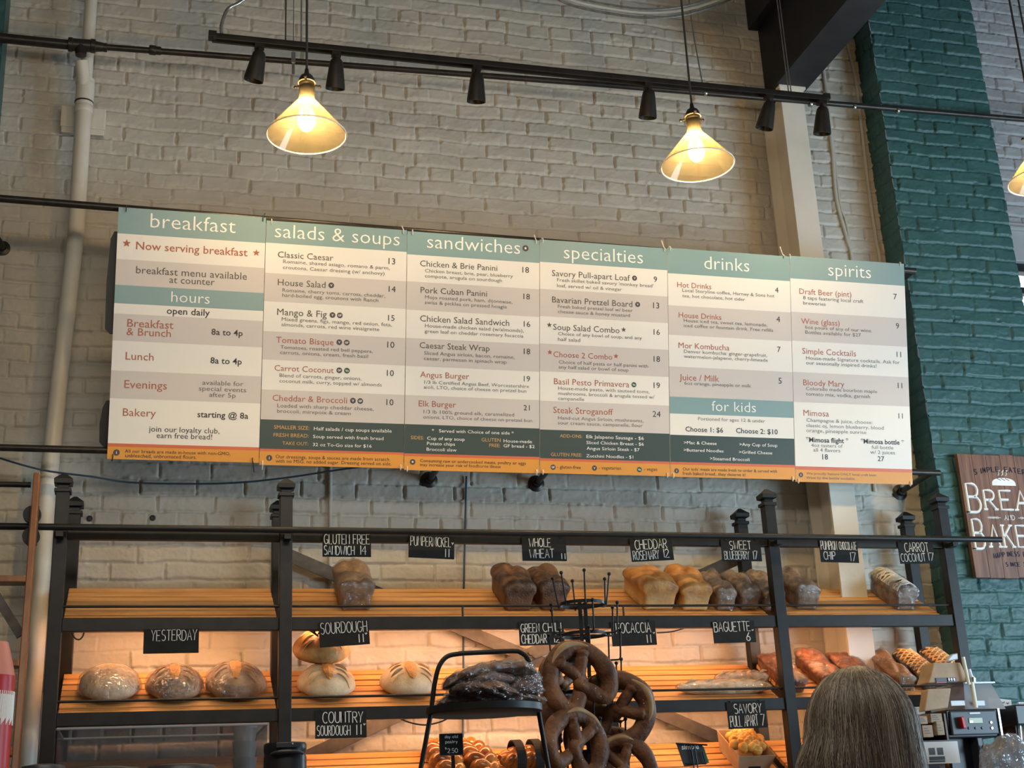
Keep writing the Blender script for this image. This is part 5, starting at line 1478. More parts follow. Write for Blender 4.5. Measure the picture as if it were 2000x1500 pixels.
# price card on a stem, inside the stand
def printed_card(x0, x1, y0, y1, Y, lines, label, z_foot, frame=True, name='price_card', cat='price sign'):
    a, b = W(x0, y0, Y), W(x1, y1, Y)
    t = thing(name, ((a.x + b.x) / 2, Y, z_foot), label, cat)
    MB().span(a.x, b.x, Y - .003, Y, b.z, a.z).build('card', 'chalk_board', t, sharp=None)
    if frame:
        mb = MB()
        for z in (a.z, b.z): mb.tube([(a.x, Y - .0015, z), (b.x, Y - .0015, z)], .0012, n=6)
        for x in (a.x, b.x): mb.tube([(x, Y - .0015, b.z), (x, Y - .0015, a.z)], .0012, n=6)
        mb.build('card_edge', 'bare_metal', t)
    lt = MB()
    for (body, u0, u1, v0, v1) in lines:
        put = lambda u, v: Vector((a.x + (b.x - a.x) * u, Y - .0034, b.z + (a.z - b.z) * v))
        stroke_text(lt, body, u0, u1, v0, v1, put, .00075)
    lt.build('chalk_lettering', 'chalk', t)
    cx_ = (a.x + b.x) / 2 + .004
    MB().span(cx_ - .0035, cx_ + .0035, Y + .001, Y + .006, z_foot + .004, a.z - .01).build('stem', 'black_steel', t, sharp=None)
    MB().lathe([(.03, 0), (.03, .003), (.004, .006), (0, .006)], (cx_, Y + .003, z_foot), n=24).build('base', 'black_steel', t)
    return t
printed_card(858, 904, 1434, 1474, KY - .02, [('day', .22, .46, .80, .93), ('old', .54, .78, .80, .93), ('pastry', .24, .76, .56, .70), ('$', .22, .27, .27, .36), ('2.50', .32, .76, .10, .30)],
             'small black card reading day old pastry 2.50 on a thin stem', CT + .0625)

# ---- wire pretzel stand
QY = -2.18
qc = W(1137, 1180, QY); qm = MPP(1137, 1180, QY)
st = thing('pretzel_stand', (qc.x, QY, CT), 'black wire pretzel stand with rings of upright hooks', 'display stand')
rr = 44 * qm
MB().lathe([(.07, 0), (.07, .006), (.02, .012), (0, .012)], (qc.x, QY, CT), n=36).build('base', 'black_steel', st)
z1 = qc.z
for s_, (dx, dy) in enumerate(((-.0105, -.012), (.0115, .012))):
    MB().span(qc.x + dx - .0045, qc.x + dx + .0045, QY + dy - .0015, QY + dy + .0015, CT + .01, z1 + .004).build('upright', 'black_steel', st, sharp=None)
tier_y = [1180, 1240, 1292, 1352, 1412, 1470, 1530]
zs = [W(1137, y, QY).z for y in tier_y]
hooks_a = [[-2.6, -1.75, -.35, .5, 1.55, 2.6], [-2.9, -1.6, -.6, .25, 1.3, 2.3]]
for k, z in enumerate(zs):
    mb = MB(); n = 48
    V = []; 
    for j in range(n):
        a = 2 * PI * j / n
        for (r, h) in ((rr, -.004), (rr, .004), (rr - .0018, .004), (rr - .0018, -.004)):
            V.append((qc.x + math.cos(a) * r, QY + math.sin(a) * r, z + h))
    F = []
    for j in range(n):
        p = j * 4; q = ((j + 1) % n) * 4
        for i in range(4): F.append((p + i, q + i, q + (i + 1) % 4, p + (i + 1) % 4))
    mb.add(V, F); mb.span(qc.x - rr, qc.x + rr, QY - .0015, QY + .0015, z - .003, z + .001)
    mb.span(qc.x - .0015, qc.x + .0015, QY - rr, QY + rr, z - .003, z + .001)
    rg = mb.build('ring', 'black_steel', st)
    for a in hooks_a[k % 2]:
        d = Vector((math.cos(a), math.sin(a), 0)); c = Vector((qc.x, QY, z))
        out = .030 if k else (.030 if a == .5 else .004); ht = .072
        lean = d * .004
        h = MB()
        p0 = c + d * rr; p1 = c + d * (rr + out); p2 = p1 + Vector((0, 0, ht)) + lean
        if k == 0 and out < .01: h.tube([p1 + Vector((0, 0, -.006)), p2 + d * .008], .0022, n=8)
        else: h.tube([p0, p1 - d * .006, p1 - d * .002 + Vector((0, 0, .002)), p1 + Vector((0, 0, .007)), p2], .0022, n=8)
        h.ball(p2 + (d * .008 if (k == 0 and out < .01) else Vector((0, 0, 0))), .0048, 10, 8)
        h.build('hook', 'black_steel', rg)

# ---- pretzels hanging on the stand
def pretzel(cx, cy, size_px, Y, yaw, pitch, roll, label, seed, mirror=1):
    c = W(cx, cy, Y); s_ = size_px * MPP(cx, cy, Y) / 2
    t = thing('pretzel', c, label, 'pretzel', 'pretzels on the wire stand')
    half = [(.44, -.74, .17), (.26, -.44, .15), (.05, -.14, .11), (-.07, .06, .0), (.0, .22, -.08), (.22, .48, -.03), (.52, .72, 0), (.80, .52, 0), (.90, .10, 0), (.78, -.38, 0), (.42, -.76, 0), (0, -.88, 0)]
    L_ = [Vector((x * mirror, z, y)) for x, y, z in half]
    other = [(-.44, -.74, .17), (-.26, -.44, .15), (-.05, -.14, .09), (.07, .06, .10), (.0, .22, .06), (-.22, .48, .0), (-.52, .72, 0), (-.80, .52, 0), (-.90, .10, 0), (-.78, -.38, 0), (-.42, -.76, 0)]
    R_ = [Vector((x * mirror, z, y)) for x, y, z in other]
    path = catmull(L_ + R_[::-1], 7)
    path = [Vector((p.x, -p.y, p.z)) * s_ for p in path]
    n = len(path); rad = []
    for i in range(n):
        f = i / (n - 1); q = abs(f - .5) * 2
        r = .262 - .085 * max(0, min(1, (q - .35) / .4))
        if q > .93: r *= .80 + .3 * math.sin((1 - q) / .07 * PI)
        if q > .985: r *= .6
        rad.append(r * s_ * (1 + .06 * math.sin(f * 40 + seed) + .04 * math.sin(f * 90 + seed)))
    mb = MB().tube(path, rad, n=18)
    b = mb.build('pretzel_body', 'pretzel_crust', t, local=True, sharp=70)
    # pale split along the belly
    sp = MB(); i0, i1 = int(n * .40), int(n * .60); P_ = []; rr_ = []
    for i in range(i0, i1):
        f = (i - i0) / (i1 - i0 - 1)
        P_.append(path[i] + Vector((0, -.75 * rad[i], -.42 * rad[i]))); rr_.append(max(.0006, rad[i] * .38 * math.sin(PI * f)))
    sp.tube(P_, rr_, n=10); sp.build('pale_split', 'pretzel_split', t, local=True)
    sl = MB(); g = random.Random(seed)
    for k in range(9):
        i = g.randrange(int(n * .15), int(n * .85)); sl.ball(path[i] + Vector((g.uniform(-.5, .5) * rad[i], -.93 * rad[i], g.uniform(-.3, .4) * rad[i])), .0013, 6, 4)
    sl.build('salt_grains', 'tie_white', t, local=True)
    t.rotation_euler = (pitch, roll, yaw)
    return t
pretzel(1130, 1328, 138, QY - .098, .10, .06, 2.75, 'large brown pretzel hanging at the front, topmost on the wire stand', 1)
pretzel(1204, 1388, 138, QY - .055, -.35, .0, -1.9, 'brown pretzel with pale split on the right side of the wire stand', 2)
pretzel(1124, 1455, 132, QY - .115, .25, .1, 3.5, 'dark pretzel at the lower left of the wire stand', 3)
pretzel(1216, 1502, 120, QY - .075, -.2, .1, 2.9, 'dark pretzel at the lower right, cut by the bottom edge', 4)
pretzel(1076, 1402, 120, QY + .055, 1.2, .0, .5, 'light brown pretzel behind the stand, seen at its left edge', 5)
pretzel(1092, 1330, 100, QY + .075, .6, .0, 1.9, 'pretzel behind the topmost one with its end poking out at left', 6)
pretzel(1165, 1440, 118, QY + .02, -.1, .1, .9, 'dark pretzel in the middle behind the front three', 7)

# ---- dark card holder with lettering, pale plate rim at the bottom edge
HY = -2.0
a, b = W(1322, 1452, HY), W(1378, 1500, HY)
t = thing('card_stand', ((a.x + b.x) / 2, HY, CT), 'dark slanted card with white lettering in a black wire holder beside the kraft tray', 'card stand')
mb = MB(); q = [W(1322, 1453, HY), W(1371, 1453, HY), W(1381, 1492, HY), W(1337, 1497, HY)]
mb.add(q + [p + Vector((0, .004, 0)) for p in q], [(0, 1, 2, 3), (7, 6, 5, 4), (0, 4, 5, 1), (1, 5, 6, 2), (2, 6, 7, 3), (3, 7, 4, 0)]); mb.build('card', 'machine_grey', t, sharp=None)
mb = MB(); q = [W(1366, 1456, HY + .012), W(1374, 1458, HY + .012), W(1385, 1490, HY + .012), W(1372, 1492, HY + .012)]
mb.add(q + [p + Vector((0, .003, 0)) for p in q], [(0, 1, 2, 3), (7, 6, 5, 4), (0, 4, 5, 1), (1, 5, 6, 2), (2, 6, 7, 3), (3, 7, 4, 0)]); mb.build('green_card', 'green_card', t, sharp=None)
V, F = text_geo('simple', .01); mx = max(v[0] for v in V); o0 = W(1331, 1464, HY); s_ = (W(1365, 1462, HY) - o0).length / mx
mb = MB().add([Vector((o0.x + v[0] * s_, HY - .001, o0.z + v[1] * s_)) for v in V], F); mb.build('lettering', 'paint_white', t, sharp=None)
mb = MB()
for x in (1349, 1356):
    mb.tube([W(x, 1455, HY - .004), W(x + 6, 1492, HY - .004), W(x + 7, 1505, HY - .003)], .0018, n=8)
mb.tube([W(1320, 1452, HY - .004), W(1381, 1455, HY - .004)], .0022, n=8); mb.tube([W(1340, 1492, HY - .004), W(1378, 1492, HY - .004), W(1372, 1468, HY - .004)], .0018, n=8)
e = W(1362, 1503, HY); mb.tube([e, Vector((e.x, HY, CT + .004))], .004, n=8)
mb.lathe([(.027, 0), (.027, .003), (.006, .006), (0, .006)], (e.x, HY, CT), n=24)
mb.build('wire_holder', 'black_steel', t)
mb = MB(); c = W(1308, 1507, HY + .02); r = 36 * MPP(1308, 1507, HY)
mb.lathe([(r * .5, -.012), (r * .98, .0), (r, .003), (r * .97, .005), (r * .5, -.008), (0, -.009)], c, n=40)
mb.tube([c + Vector((0, 0, -.01)), Vector((c.x, c.y, CT + .004))], .008, n=12); mb.lathe([(.03, 0), (.03, .004), (.008, .01), (0, .01)], (c.x, c.y, CT), n=28)
tag(mb.build('cake_plate', 'paint_white'), 'white plate on a foot, only its rim showing at the bottom edge', 'plate')

# ---- left: black dispenser, canisters, clear bin, red bottle
AY = -1.95
c = W(557, 1455, AY); m_ = MPP(557, 1455, AY); w_ = 83 * m_
t = thing('drink_dispenser', (c.x, AY, CT), 'black dispenser with a small panel and handle at the bottom left edge', 'dispenser')
zt = W(557, 1449, AY - .04).z
mb = MB().lathe([(w_ * .5, CT), (w_ * .5, zt - .035), (w_ * .485, zt - .03), (w_ * .485, zt - .024), (w_ * .5, zt - .018), (w_ * .5, zt - .004), (w_ * .47, zt), (0, zt)], (c.x, AY, 0), n=40)
mb.build('body', 'machine_dark', t)
MB().box((c.x + .0, AY - w_ * .495, zt - .008), (w_ * .52, .006, .012)).build('front_panel', 'machine_grey', t, bevel=.001, sharp=None)
MB().ball((c.x + .012, AY - w_ * .53, zt - .006), .0022, 8, 6).build('status_lamp', 'label_silver', t)
mb = MB(); mb.tube(catmull([(c.x - w_ * .36, AY - w_ * .4, zt - .028), (c.x - w_ * .2, AY - w_ * .56, zt - .024), (c.x + w_ * .2, AY - w_ * .56, zt - .024), (c.x + w_ * .36, AY - w_ * .4, zt - .028)], 6), .004, n=10); mb.build('handle', 'machine_grey', t)
for k, (x0, x1, y) in enumerate(((42, 128, 1493), (140, 275, 1498), (285, 422, 1493))):
    Yc_ = -1.92; cc = W((x0 + x1) / 2, y, Yc_); r = (x1 - x0) / 2 * MPP(x0, y, Yc_)
    t = thing('canister', (cc.x, Yc_, CT), ['black canister lid at the bottom edge below the left post', 'black canister lid at the bottom edge, middle of three', 'black canister lid at the bottom edge below the cut yesterday loaf'][k], 'canister')
    MB().lathe([(r * .94, 0), (r * .94, cc.z - CT - .03)], (cc.x, Yc_, CT), n=36).build('body', 'machine_dark', t)
    MB().lathe([(r, cc.z - .03), (r, cc.z - .012), (r * .93, cc.z - .004), (r * .5, cc.z), (0, cc.z)], (cc.x, Yc_, 0), n=36).build('lid', 'machine_grey', t)
# clear acrylic bin standing on the back counter
BYf, BYb = -1.0, -.62
a, b = W(112, 1424, BYf), W(522, 1424, BYf)
mb = MB(); zt = a.z
for (x0, x1, y0, y1) in ((a.x, b.x, BYf, BYf + .004), (a.x, b.x, BYb, BYb + .004), (a.x, a.x + .004, BYf + .004, BYb), (b.x - .004, b.x, BYf + .004, BYb)):
    mb.span(x0, x1, y0, y1, BT + .004, zt)
mb.span(a.x, b.x, BYf, BYb + .004, BT, BT + .004)
t = tag(mb.build('acrylic_bin', 'acrylic', sharp=None), 'large clear plastic bin standing below the yesterday shelf', 'bin')
mb = MB()
for (p, q) in (((a.x, BYf), (b.x, BYf)), ((a.x, BYb), (b.x, BYb)), ((a.x, BYf), (a.x, BYb)), ((b.x, BYf), (b.x, BYb))):
    mb.tube([(p[0], p[1], zt), (q[0], q[1], zt)], .004, n=8)
mb.build('bin_rim', 'grey_hopper', t)
# stacked clear cups inside, at the right end
cx_ = W(478, 1460, -.80); mb = MB()
zt2 = W(478, 1418, -.80).z
for k in range(9):
    z = zt2 - .05 * k
    mb.lathe([(.030, z - .07), (.0395, z - .004), (.041, z), (.0385, z - .004), (.029, z - .068), (0, z - .068)], (cx_.x, -.80, 0), n=28)
z = zt2 - .05 * 8 - .07
mb.span(cx_.x - .035, cx_.x + .035, -.835, -.765, BT + .004, z)
tag(mb.build('cup_stack', 'grey_hopper'), 'stack of clear plastic cups next to the second rack post', 'cups')
# red bottle at the left edge
RY = -2.1
c = W(-22, 1400, RY); m_ = MPP(0, 1400, RY); r = 44 * m_
t = thing('red_bottle', (c.x, RY, CT), 'red bottle with white scribbled lettering at the left picture edge', 'bottle')
zt = W(-20, 1255, RY).z; zm = W(-20, 1330, RY).z
MB().lathe([(r, 0), (r, zm - CT), (r * .98, zm - CT + .01)], (c.x, RY, CT), n=36).build('body', 'red_plastic', t)
MB().lathe([(r * .98, zm + .01), (r * .9, zm + .03), (r * .72, zt - .02), (r * .6, zt), (0, zt)], (c.x, RY, 0), n=36).build('translucent_top', 'pink_plastic', t)
mb = MB(); g = random.Random(3)
for k in range(26):
    a = -1.2 + k * .052 * 1.0; z0 = W(0, 1418 - (k % 5) * 3, RY).z; z1_ = W(0, 1352 + (k * 7) % 14, RY).z
    mb.tube([(c.x + math.cos(a) * r * 1.002, RY + math.sin(a) * r * 1.002, z0), (c.x + math.cos(a + .02) * r * 1.002, RY + math.sin(a + .02) * r * 1.002, z1_)], .0011, n=5)
mb.build('white_lettering', 'paint_white', t)

# ---- right: coffee grinder with bags and boxes on the back counter
NY = -.78
def N(x, y, Y=NY): return W(x, y, Y)
f0, f1 = N(1852, 1386), N(1953, 1436)
gx = (f0.x + f1.x) / 2; gw = f1.x - f0.x
t = thing('coffee_grinder', (gx, NY + .14, BT), 'dark grey coffee grinder with green display and red lever', 'coffee grinder')
mb = MB()
mb.prism([(0, f1.z - .005), (-.01, f0.z), (.30, f0.z), (.30, f1.z - .005)], (f0.x - .012, NY + .01, 0), (0, 1, 0), (0, 0, 1), (gw + .03, 0, 0)); mb.build('head', 'machine_dark', t, bevel=.006, sharp=None)
MB().span(f0.x, f1.x - .004, NY - .006, NY + .008, f1.z + .004, f0.z - .006).build('control_panel', 'machine_grey', t, bevel=.005, sharp=None)
MB().span(f1.x + .004, f1.x + .012, NY - .004, NY + .004, f1.z - .01, f0.z).build('side_trim', 'bare_metal', t, sharp=None)
a, b = N(1890, 1403), N(1917, 1412); MB().span(a.x, b.x, NY - .009, NY - .006, b.z, a.z).build('display', 'lcd', t, sharp=None)
a, b = N(1891, 1408), N(1898, 1412); MB().span(a.x, b.x, NY - .010, NY - .009, b.z, a.z).build('lit_segment', 'lcd_lit', t, sharp=None)
mb = MB(); a, b = N(1868, 1401), N(1880, 1424); mb.prism([(.004, b.z), (0, a.z + .0), (b.x - a.x - .004, a.z), (b.x - a.x, b.z)], (a.x, NY - .03, 0), (1, 0, 0), (0, 0, 1), (0, .022, 0)); mb.build('red_lever', 'red_plastic', t, bevel=.003, sharp=None)
for q in ((1935, 1411), (1937, 1422), (1893, 1422), (1906, 1422), (1919, 1422)):
    big = q[0] > 1930
    MB().lathe([(.006 if big else .0045, 0), (.005, .004), (0, .004)], N(q[0], q[1], NY - .006), n=16, R=Rx(PI / 2)).build('button', 'bare_metal' if big else 'machine_dark', t)
V, F = text_geo('GRINDER'); 
MB().span(N(1891, 1391).x, N(1912, 1394).x, NY - .0085, NY - .006, N(1891, 1395).z, N(1891, 1392).z).build('name_plate', 'label_silver', t, sharp=None)
MB().span(gx - gw * .42, gx + gw * .34, NY + .06, NY + .28, BT, f1.z).build('body', 'machine_dark', t, bevel=.006, sharp=None)
k0, k1 = N(1912, 1446), N(1930, 1500); MB().span(k0.x, k1.x, NY + .01, NY + .06, BT + .2, f1.z - .005).build('spout', 'machine_grey', t, bevel=.003, sharp=None)
MB().ball(N(1923.5, 1460, NY - .01), .0125, 20, 14).build('silver_knob', 'bare_metal', t)
MB().span(gx - gw * .5, gx + gw * .5, NY - .05, NY + .3, BT, BT + .03).build('base', 'machine_dark', t, bevel=.004, sharp=None)
# clear hopper behind the bags
h0, h1 = N(1905, 1340, NY + .14), N(1931, 1384, NY + .14)
hx0 = N(1853, 1384, NY + .14).x; hz0 = f0.z; hz1 = N(1900, 1340, NY + .14).z; hx1 = h1.x
mb = MB(); O = []
for (z, e) in ((hz0, 0), (hz1, .028)):
    O += [Vector((hx0 + e, NY + .03 + e, z)), Vector((hx1 - e, NY + .03 + e, z)), Vector((hx1 - e, NY + .25 - e, z)), Vector((hx0 + e, NY + .25 - e, z))]
mb.add(O, [(0, 1, 5, 4), (1, 2, 6, 5), (2, 3, 7, 6), (3, 0, 4, 7), (3, 2, 1, 0)])
mb.span(hx0 + .018, hx1 - .018, NY + .045, NY + .235, hz1, hz1 + .006)
hp = mb.build('hopper', 'grey_hopper', t, sharp=None)
for x0, x1 in ((1856, 1884), (1906, 1923)):
    a, b = N(x0, 1369, NY + .02), N(x1, 1378, NY + .02); MB().span(a.x, b.x, NY + .016, NY + .018, b.z, a.z).build('hopper_label', 'label_silver', hp, sharp=None)
# kraft bags
def bag(pts, Y, dep, name, label, mats='kraft', cat='paper bag'):
    q = [W(x, y, Y) for x, y in pts]; n = len(q)
    mb = MB(); r = [p + Vector((0, dep, 0)) for p in q]
    mb.add(q + r, [tuple(range(n))[::-1], tuple(range(n, 2 * n))] + [(i, (i + 1) % n, n + (i + 1) % n, n + i) for i in range(n)])
    return tag(mb.build(name, mats, sharp=None, bevel=.004), label, cat)
b1 = bag([(1813, 1334), (1850, 1332.5), (1893, 1330.5), (1876, 1294), (1824, 1294), (1818, 1320)], NY + .02, .09, 'kraft_bag', 'brown kraft bag with printed labels lying on top of the grinder hopper')
MB().span(N(1828, 1328, NY + .018).x, N(1849, 1328, NY + .018).x, NY + .016, NY + .0195, N(1828, 1331, NY).z, N(1828, 1323, NY).z).build('dark_label', 'machine_grey', b1, sharp=None)
MB().span(N(1829, 1337, NY + .018).x, N(1849, 1337, NY + .018).x, NY + .015, NY + .0195, N(1828, 1333.2, NY).z, N(1828, 1331.4, NY).z).build('red_label', 'red_plastic', b1, sharp=None)
lb = MB().span(N(1850, 1327, NY + .018).x, N(1867, 1327, NY + .018).x, NY + .016, NY + .0195, N(1850, 1331.5, NY).z, N(1850, 1322.5, NY).z).build('picture_label', 'machine_dark', b1, sharp=None)
mb = MB()
for k in range(3): mb.ball(N(1853.5 + k * 5, 1327, NY + .013), (.0042, .0015, .006), 10, 6)
mb.build('pale_print', 'paint_white', b1)
bag([(1806, 1389), (1852, 1382.5), (1858, 1344), (1812, 1346)], NY - .062, .045, 'kraft_bag', 'plain brown kraft bag leaning left of the grinder hopper')
bag([(1848, 1293), (1872, 1288), (1871, 1275), (1860, 1277)], NY + .06, .02, 'plastic_clip', 'grey plastic piece standing on top of the upper kraft bag', 'grey_hopper', 'clip')
for k, (x0, x1, y0, y1, lab) in enumerate(((1876, 1890, 1284, 1338, 'upper cream plastic tube clipped beside the kraft bag'), (1892, 1907, 1333, 1383, 'lower cream plastic tube in front of the grinder hopper'))):
    a, b = N(x0, y0, NY + .01), N(x1, y1, NY + .01); r = (b.x - a.x) / 2
    tp = N(x0 - (3 if k == 0 else -1), y0, NY + .01)
    mb = MB().tube([Vector((a.x + r + .006 * (1 - k), NY - .0, b.z)), Vector((a.x + r - .002, NY, a.z))], r, n=20)
    tag(mb.build('plastic_tube', 'cream_plastic'), lab, 'tube', 'cream tubes by the grinder')
a, b = N(1893, 1307, NY + .03), N(1900, 1330, NY + .03)
mb = MB().tube([b, a], .006, n=14); tag(mb.build('clear_tube', 'label_silver'), 'small shiny tube behind the upper cream tube', 'tube')
a = N(1898, 1329, NY + .02); mb = MB().lathe([(.012, 0), (.013, .018), (.009, .022), (0, .022)], N(1900, 1334, NY + .01), n=18)
tag(mb.build('bottle_cap', 'bare_metal'), 'shiny metal cap standing on the lower cream tube', 'cap')
# wooden tea caddy left of the grinder with boxes
a, b = N(1786, 1396), N(1848, 1446)
t = thing('tea_caddy', ((a.x + b.x) / 2, NY + .06, BT), 'dark wooden caddy left of the grinder, holding small kraft boxes', 'caddy')
mb = MB().span(a.x, b.x, NY + .10, NY + .11, b.z, a.z).span(b.x - .008, b.x, NY - .02, NY + .10, b.z, a.z).span(a.x, b.x, NY - .02, NY + .11, b.z - .01, b.z).span(a.x, a.x + .008, NY - .02, NY + .10, b.z, a.z).span(a.x + .02, b.x - .02, NY, NY + .1, BT, b.z - .01)
mb.build('frame', 'wood_dark', t, sharp=None)
grid = [(1795, 1812, 1399, 1414, 'upper row, middle'), (1815, 1840, 1394, 1411, 'upper row, right'), (1798, 1821, 1417, 1440, 'lower row, left'), (1824, 1842, 1409.5, 1436, 'lower row, right')]
for k, (x0, x1, y0, y1, wh) in enumerate(grid):
    p, q = N(x0, y0, NY - .01), N(x1, y1, NY - .01); q.z = max(q.z, b.z + .003)
    yy = NY - .012 - .004 * k
    bx = tag(MB().span(p.x, q.x, yy, NY + .09, q.z, p.z).build('tea_box', 'kraft', bevel=.002, sharp=None), 'small kraft box in the dark caddy, ' + wh, 'box', 'kraft boxes in the caddy')
    mb = MB()
    for j in range(3):
        zz = q.z + (p.z - q.z) * (.3 + .2 * j); mb.span(p.x + (q.x - p.x) * .15, p.x + (q.x - p.x) * (.75 - .12 * j), yy - .0006, yy, zz, zz + .003)
    mb.build('printed_lines', 'wood_dark', bx, sharp=None)
# white card with a house-window drawing
a, b = N(1788, 1450, NY - .03), N(1876, 1490, NY - .03); Yq = NY - .03
t = thing('printed_card', ((a.x + b.x) / 2, Yq, BT), 'white printed card with dark window picture below the caddy', 'card')
MB().span(a.x, b.x, Yq, Yq + .004, b.z, a.z).build('card', 'paper_white', t, sharp=None)
mb = MB()
for x0, x1, y0, y1 in ((1813, 1827, 1461, 1474), (1829.5, 1843, 1460.5, 1474), (1814.5, 1846, 1478, 1484), (1815, 1846, 1486, 1488)):
    p, q = N(x0, y0, Yq), N(x1, y1, Yq); mb.span(p.x, q.x, Yq - .001, Yq, q.z, p.z)
mb.build('window_print', 'machine_grey', t, sharp=None)
MB().span(a.x + .02, a.x + .09, Yq + .004, Yq + .022, BT, b.z).build('dark_stand', 'machine_dark', t, sharp=None)
# paper note, dark machine, bag at the right edge
a, b = N(1932, 1364, NY + .22), N(1980, 1429, NY + .22); Yn = NY + .22
t = thing('paper_note', ((a.x + b.x) / 2, Yn, BT), 'pale paper note with handwriting behind the grinder at right', 'note')
mb = MB(); q = [W(1929, 1362, Yn), W(1975, 1367, Yn), W(1980, 1430, Yn), W(1938, 1428, Yn)]
mb.add(q + [p + Vector((0, .003, 0)) for p in q], [(0, 1, 2, 3), (7, 6, 5, 4), (0, 4, 5, 1), (1, 5, 6, 2), (2, 6, 7, 3), (3, 7, 4, 0)]); mb.build('paper', 'paper_white', t, sharp=None)
mb = MB(); g = random.Random(9)
for (x0, x1, y) in ((1936, 1944, 1375), (1947, 1962, 1372), (1948, 1956, 1379), (1966, 1971, 1374)):
    pts = [W(x0 + (x1 - x0) * i / 7, y + g.uniform(-2.2, 2.2), Yn - .001) for i in range(8)]; mb.tube(pts, .0011, n=5)
mb.build('handwriting', 'ink_navy', t)
MB().span(a.x + .02, b.x - .01, Yn + .004, Yn + .03, BT, a.z - .03).build('holder', 'machine_dark', t, sharp=None)
NG = NY; NY = NG + .12
a, b = N(1981, 1376, NY - .1), N(2040, 1450, NY - .1)
NY0 = NY; t = thing('espresso_machine', ((a.x + b.x) / 2 + .1, NY, BT), 'dark machine with metal bars at the right picture edge', 'coffee machine')
MB().span(a.x, a.x + .32, NY - .1, NY + .1, N(1990, 1416, NY - .1).z, a.z).build('head', 'machine_dark', t, bevel=.006, sharp=None)
MB().span(a.x + .06, a.x + .3, NY + .0, NY + .1, BT, N(1990, 1416, NY - .1).z).build('body', 'machine_dark', t, sharp=None)
mb = MB()
for x in (1990, 1998): mb.tube([N(x, 1418, NY - .06), N(x + 3, 1452, NY - .06)], .010, n=12)
mb.build('spout', 'bare_metal', t)
mb = MB(); g = random.Random(2)
for k in range(6): mb.ball(N(1990 + k * 4, 1374, NG - .05 + .12 + .01 * k), .006, 8, 6)
mb.build('chrome_top', 'label_silver', t)
MB().span(a.x + .04, a.x + .32, NY - .1, NY + .1, BT, BT + .04).build('drip_tray', 'machine_dark', t, sharp=None)
NY = NG
V, F = sphere_pts(36, 24)
c = N(1972, 1512, NY - .22); P = V * np.array([.105, .09, .13]); P = lumpy(P, .028, 22, 5); P[:, 2] = np.maximum(P[:, 2], -.12)
top_z = c.z + .0
mb = MB().add([tuple(Vector(p) + c) for p in P], F)
lo_ = min(v.z for v in mb.v)
bagm = mb.build('plastic_bag', 'bin_bag', sharp=30)
tag(bagm, 'crumpled clear grey plastic bag at the bottom right corner', 'bag')
mb = MB().span(c.x - .07, c.x + .07, c.y - .07, c.y + .07, BT, lo_ - .002); tag(mb.build('dark_box', 'machine_dark', bevel=.004, sharp=None), 'dark box under the plastic bag, below the picture edge', 'box')
# ================================================================== the woman seen from behind
HYD = -3.15
hc = W(1686, 1425, HYD); hm = MPP(1686, 1425, HYD)
hs = 225 * hm                                  # hair width
ztop = W(1690, 1297, HYD).z
pr = thing('person', (hc.x, HYD, 0), 'person with shoulder-length grey-brown hair seen from behind at the counter', 'person')
HX = hc.x
def skin_body(name, J, E_, root, matname, parent, sub=2):
    me = bpy.data.meshes.new(name); off = pr.location
    me.from_pydata([tuple(Vector(p[:3]) - off) for p in J], E_, [])
    o = bpy.data.objects.new(name, me); COL.objects.link(o); o.parent = parent
    sk = o.modifiers.new('skin', 'SKIN'); sk.use_smooth_shade = True
    ss = o.modifiers.new('sub', 'SUBSURF'); ss.levels = sub; ss.render_levels = sub
    for i, p in enumerate(J):
        v = me.skin_vertices[0].data[i]; r = p[3]
        v.radius = (r, p[4] if len(p) > 4 else r); v.use_root = (i == root)
    me.materials.append(MATS[matname])
    return o
H = ztop - .01
zc = H / 7.5
zs_ = H - 1.42 * zc          # shoulder height
ub = HX
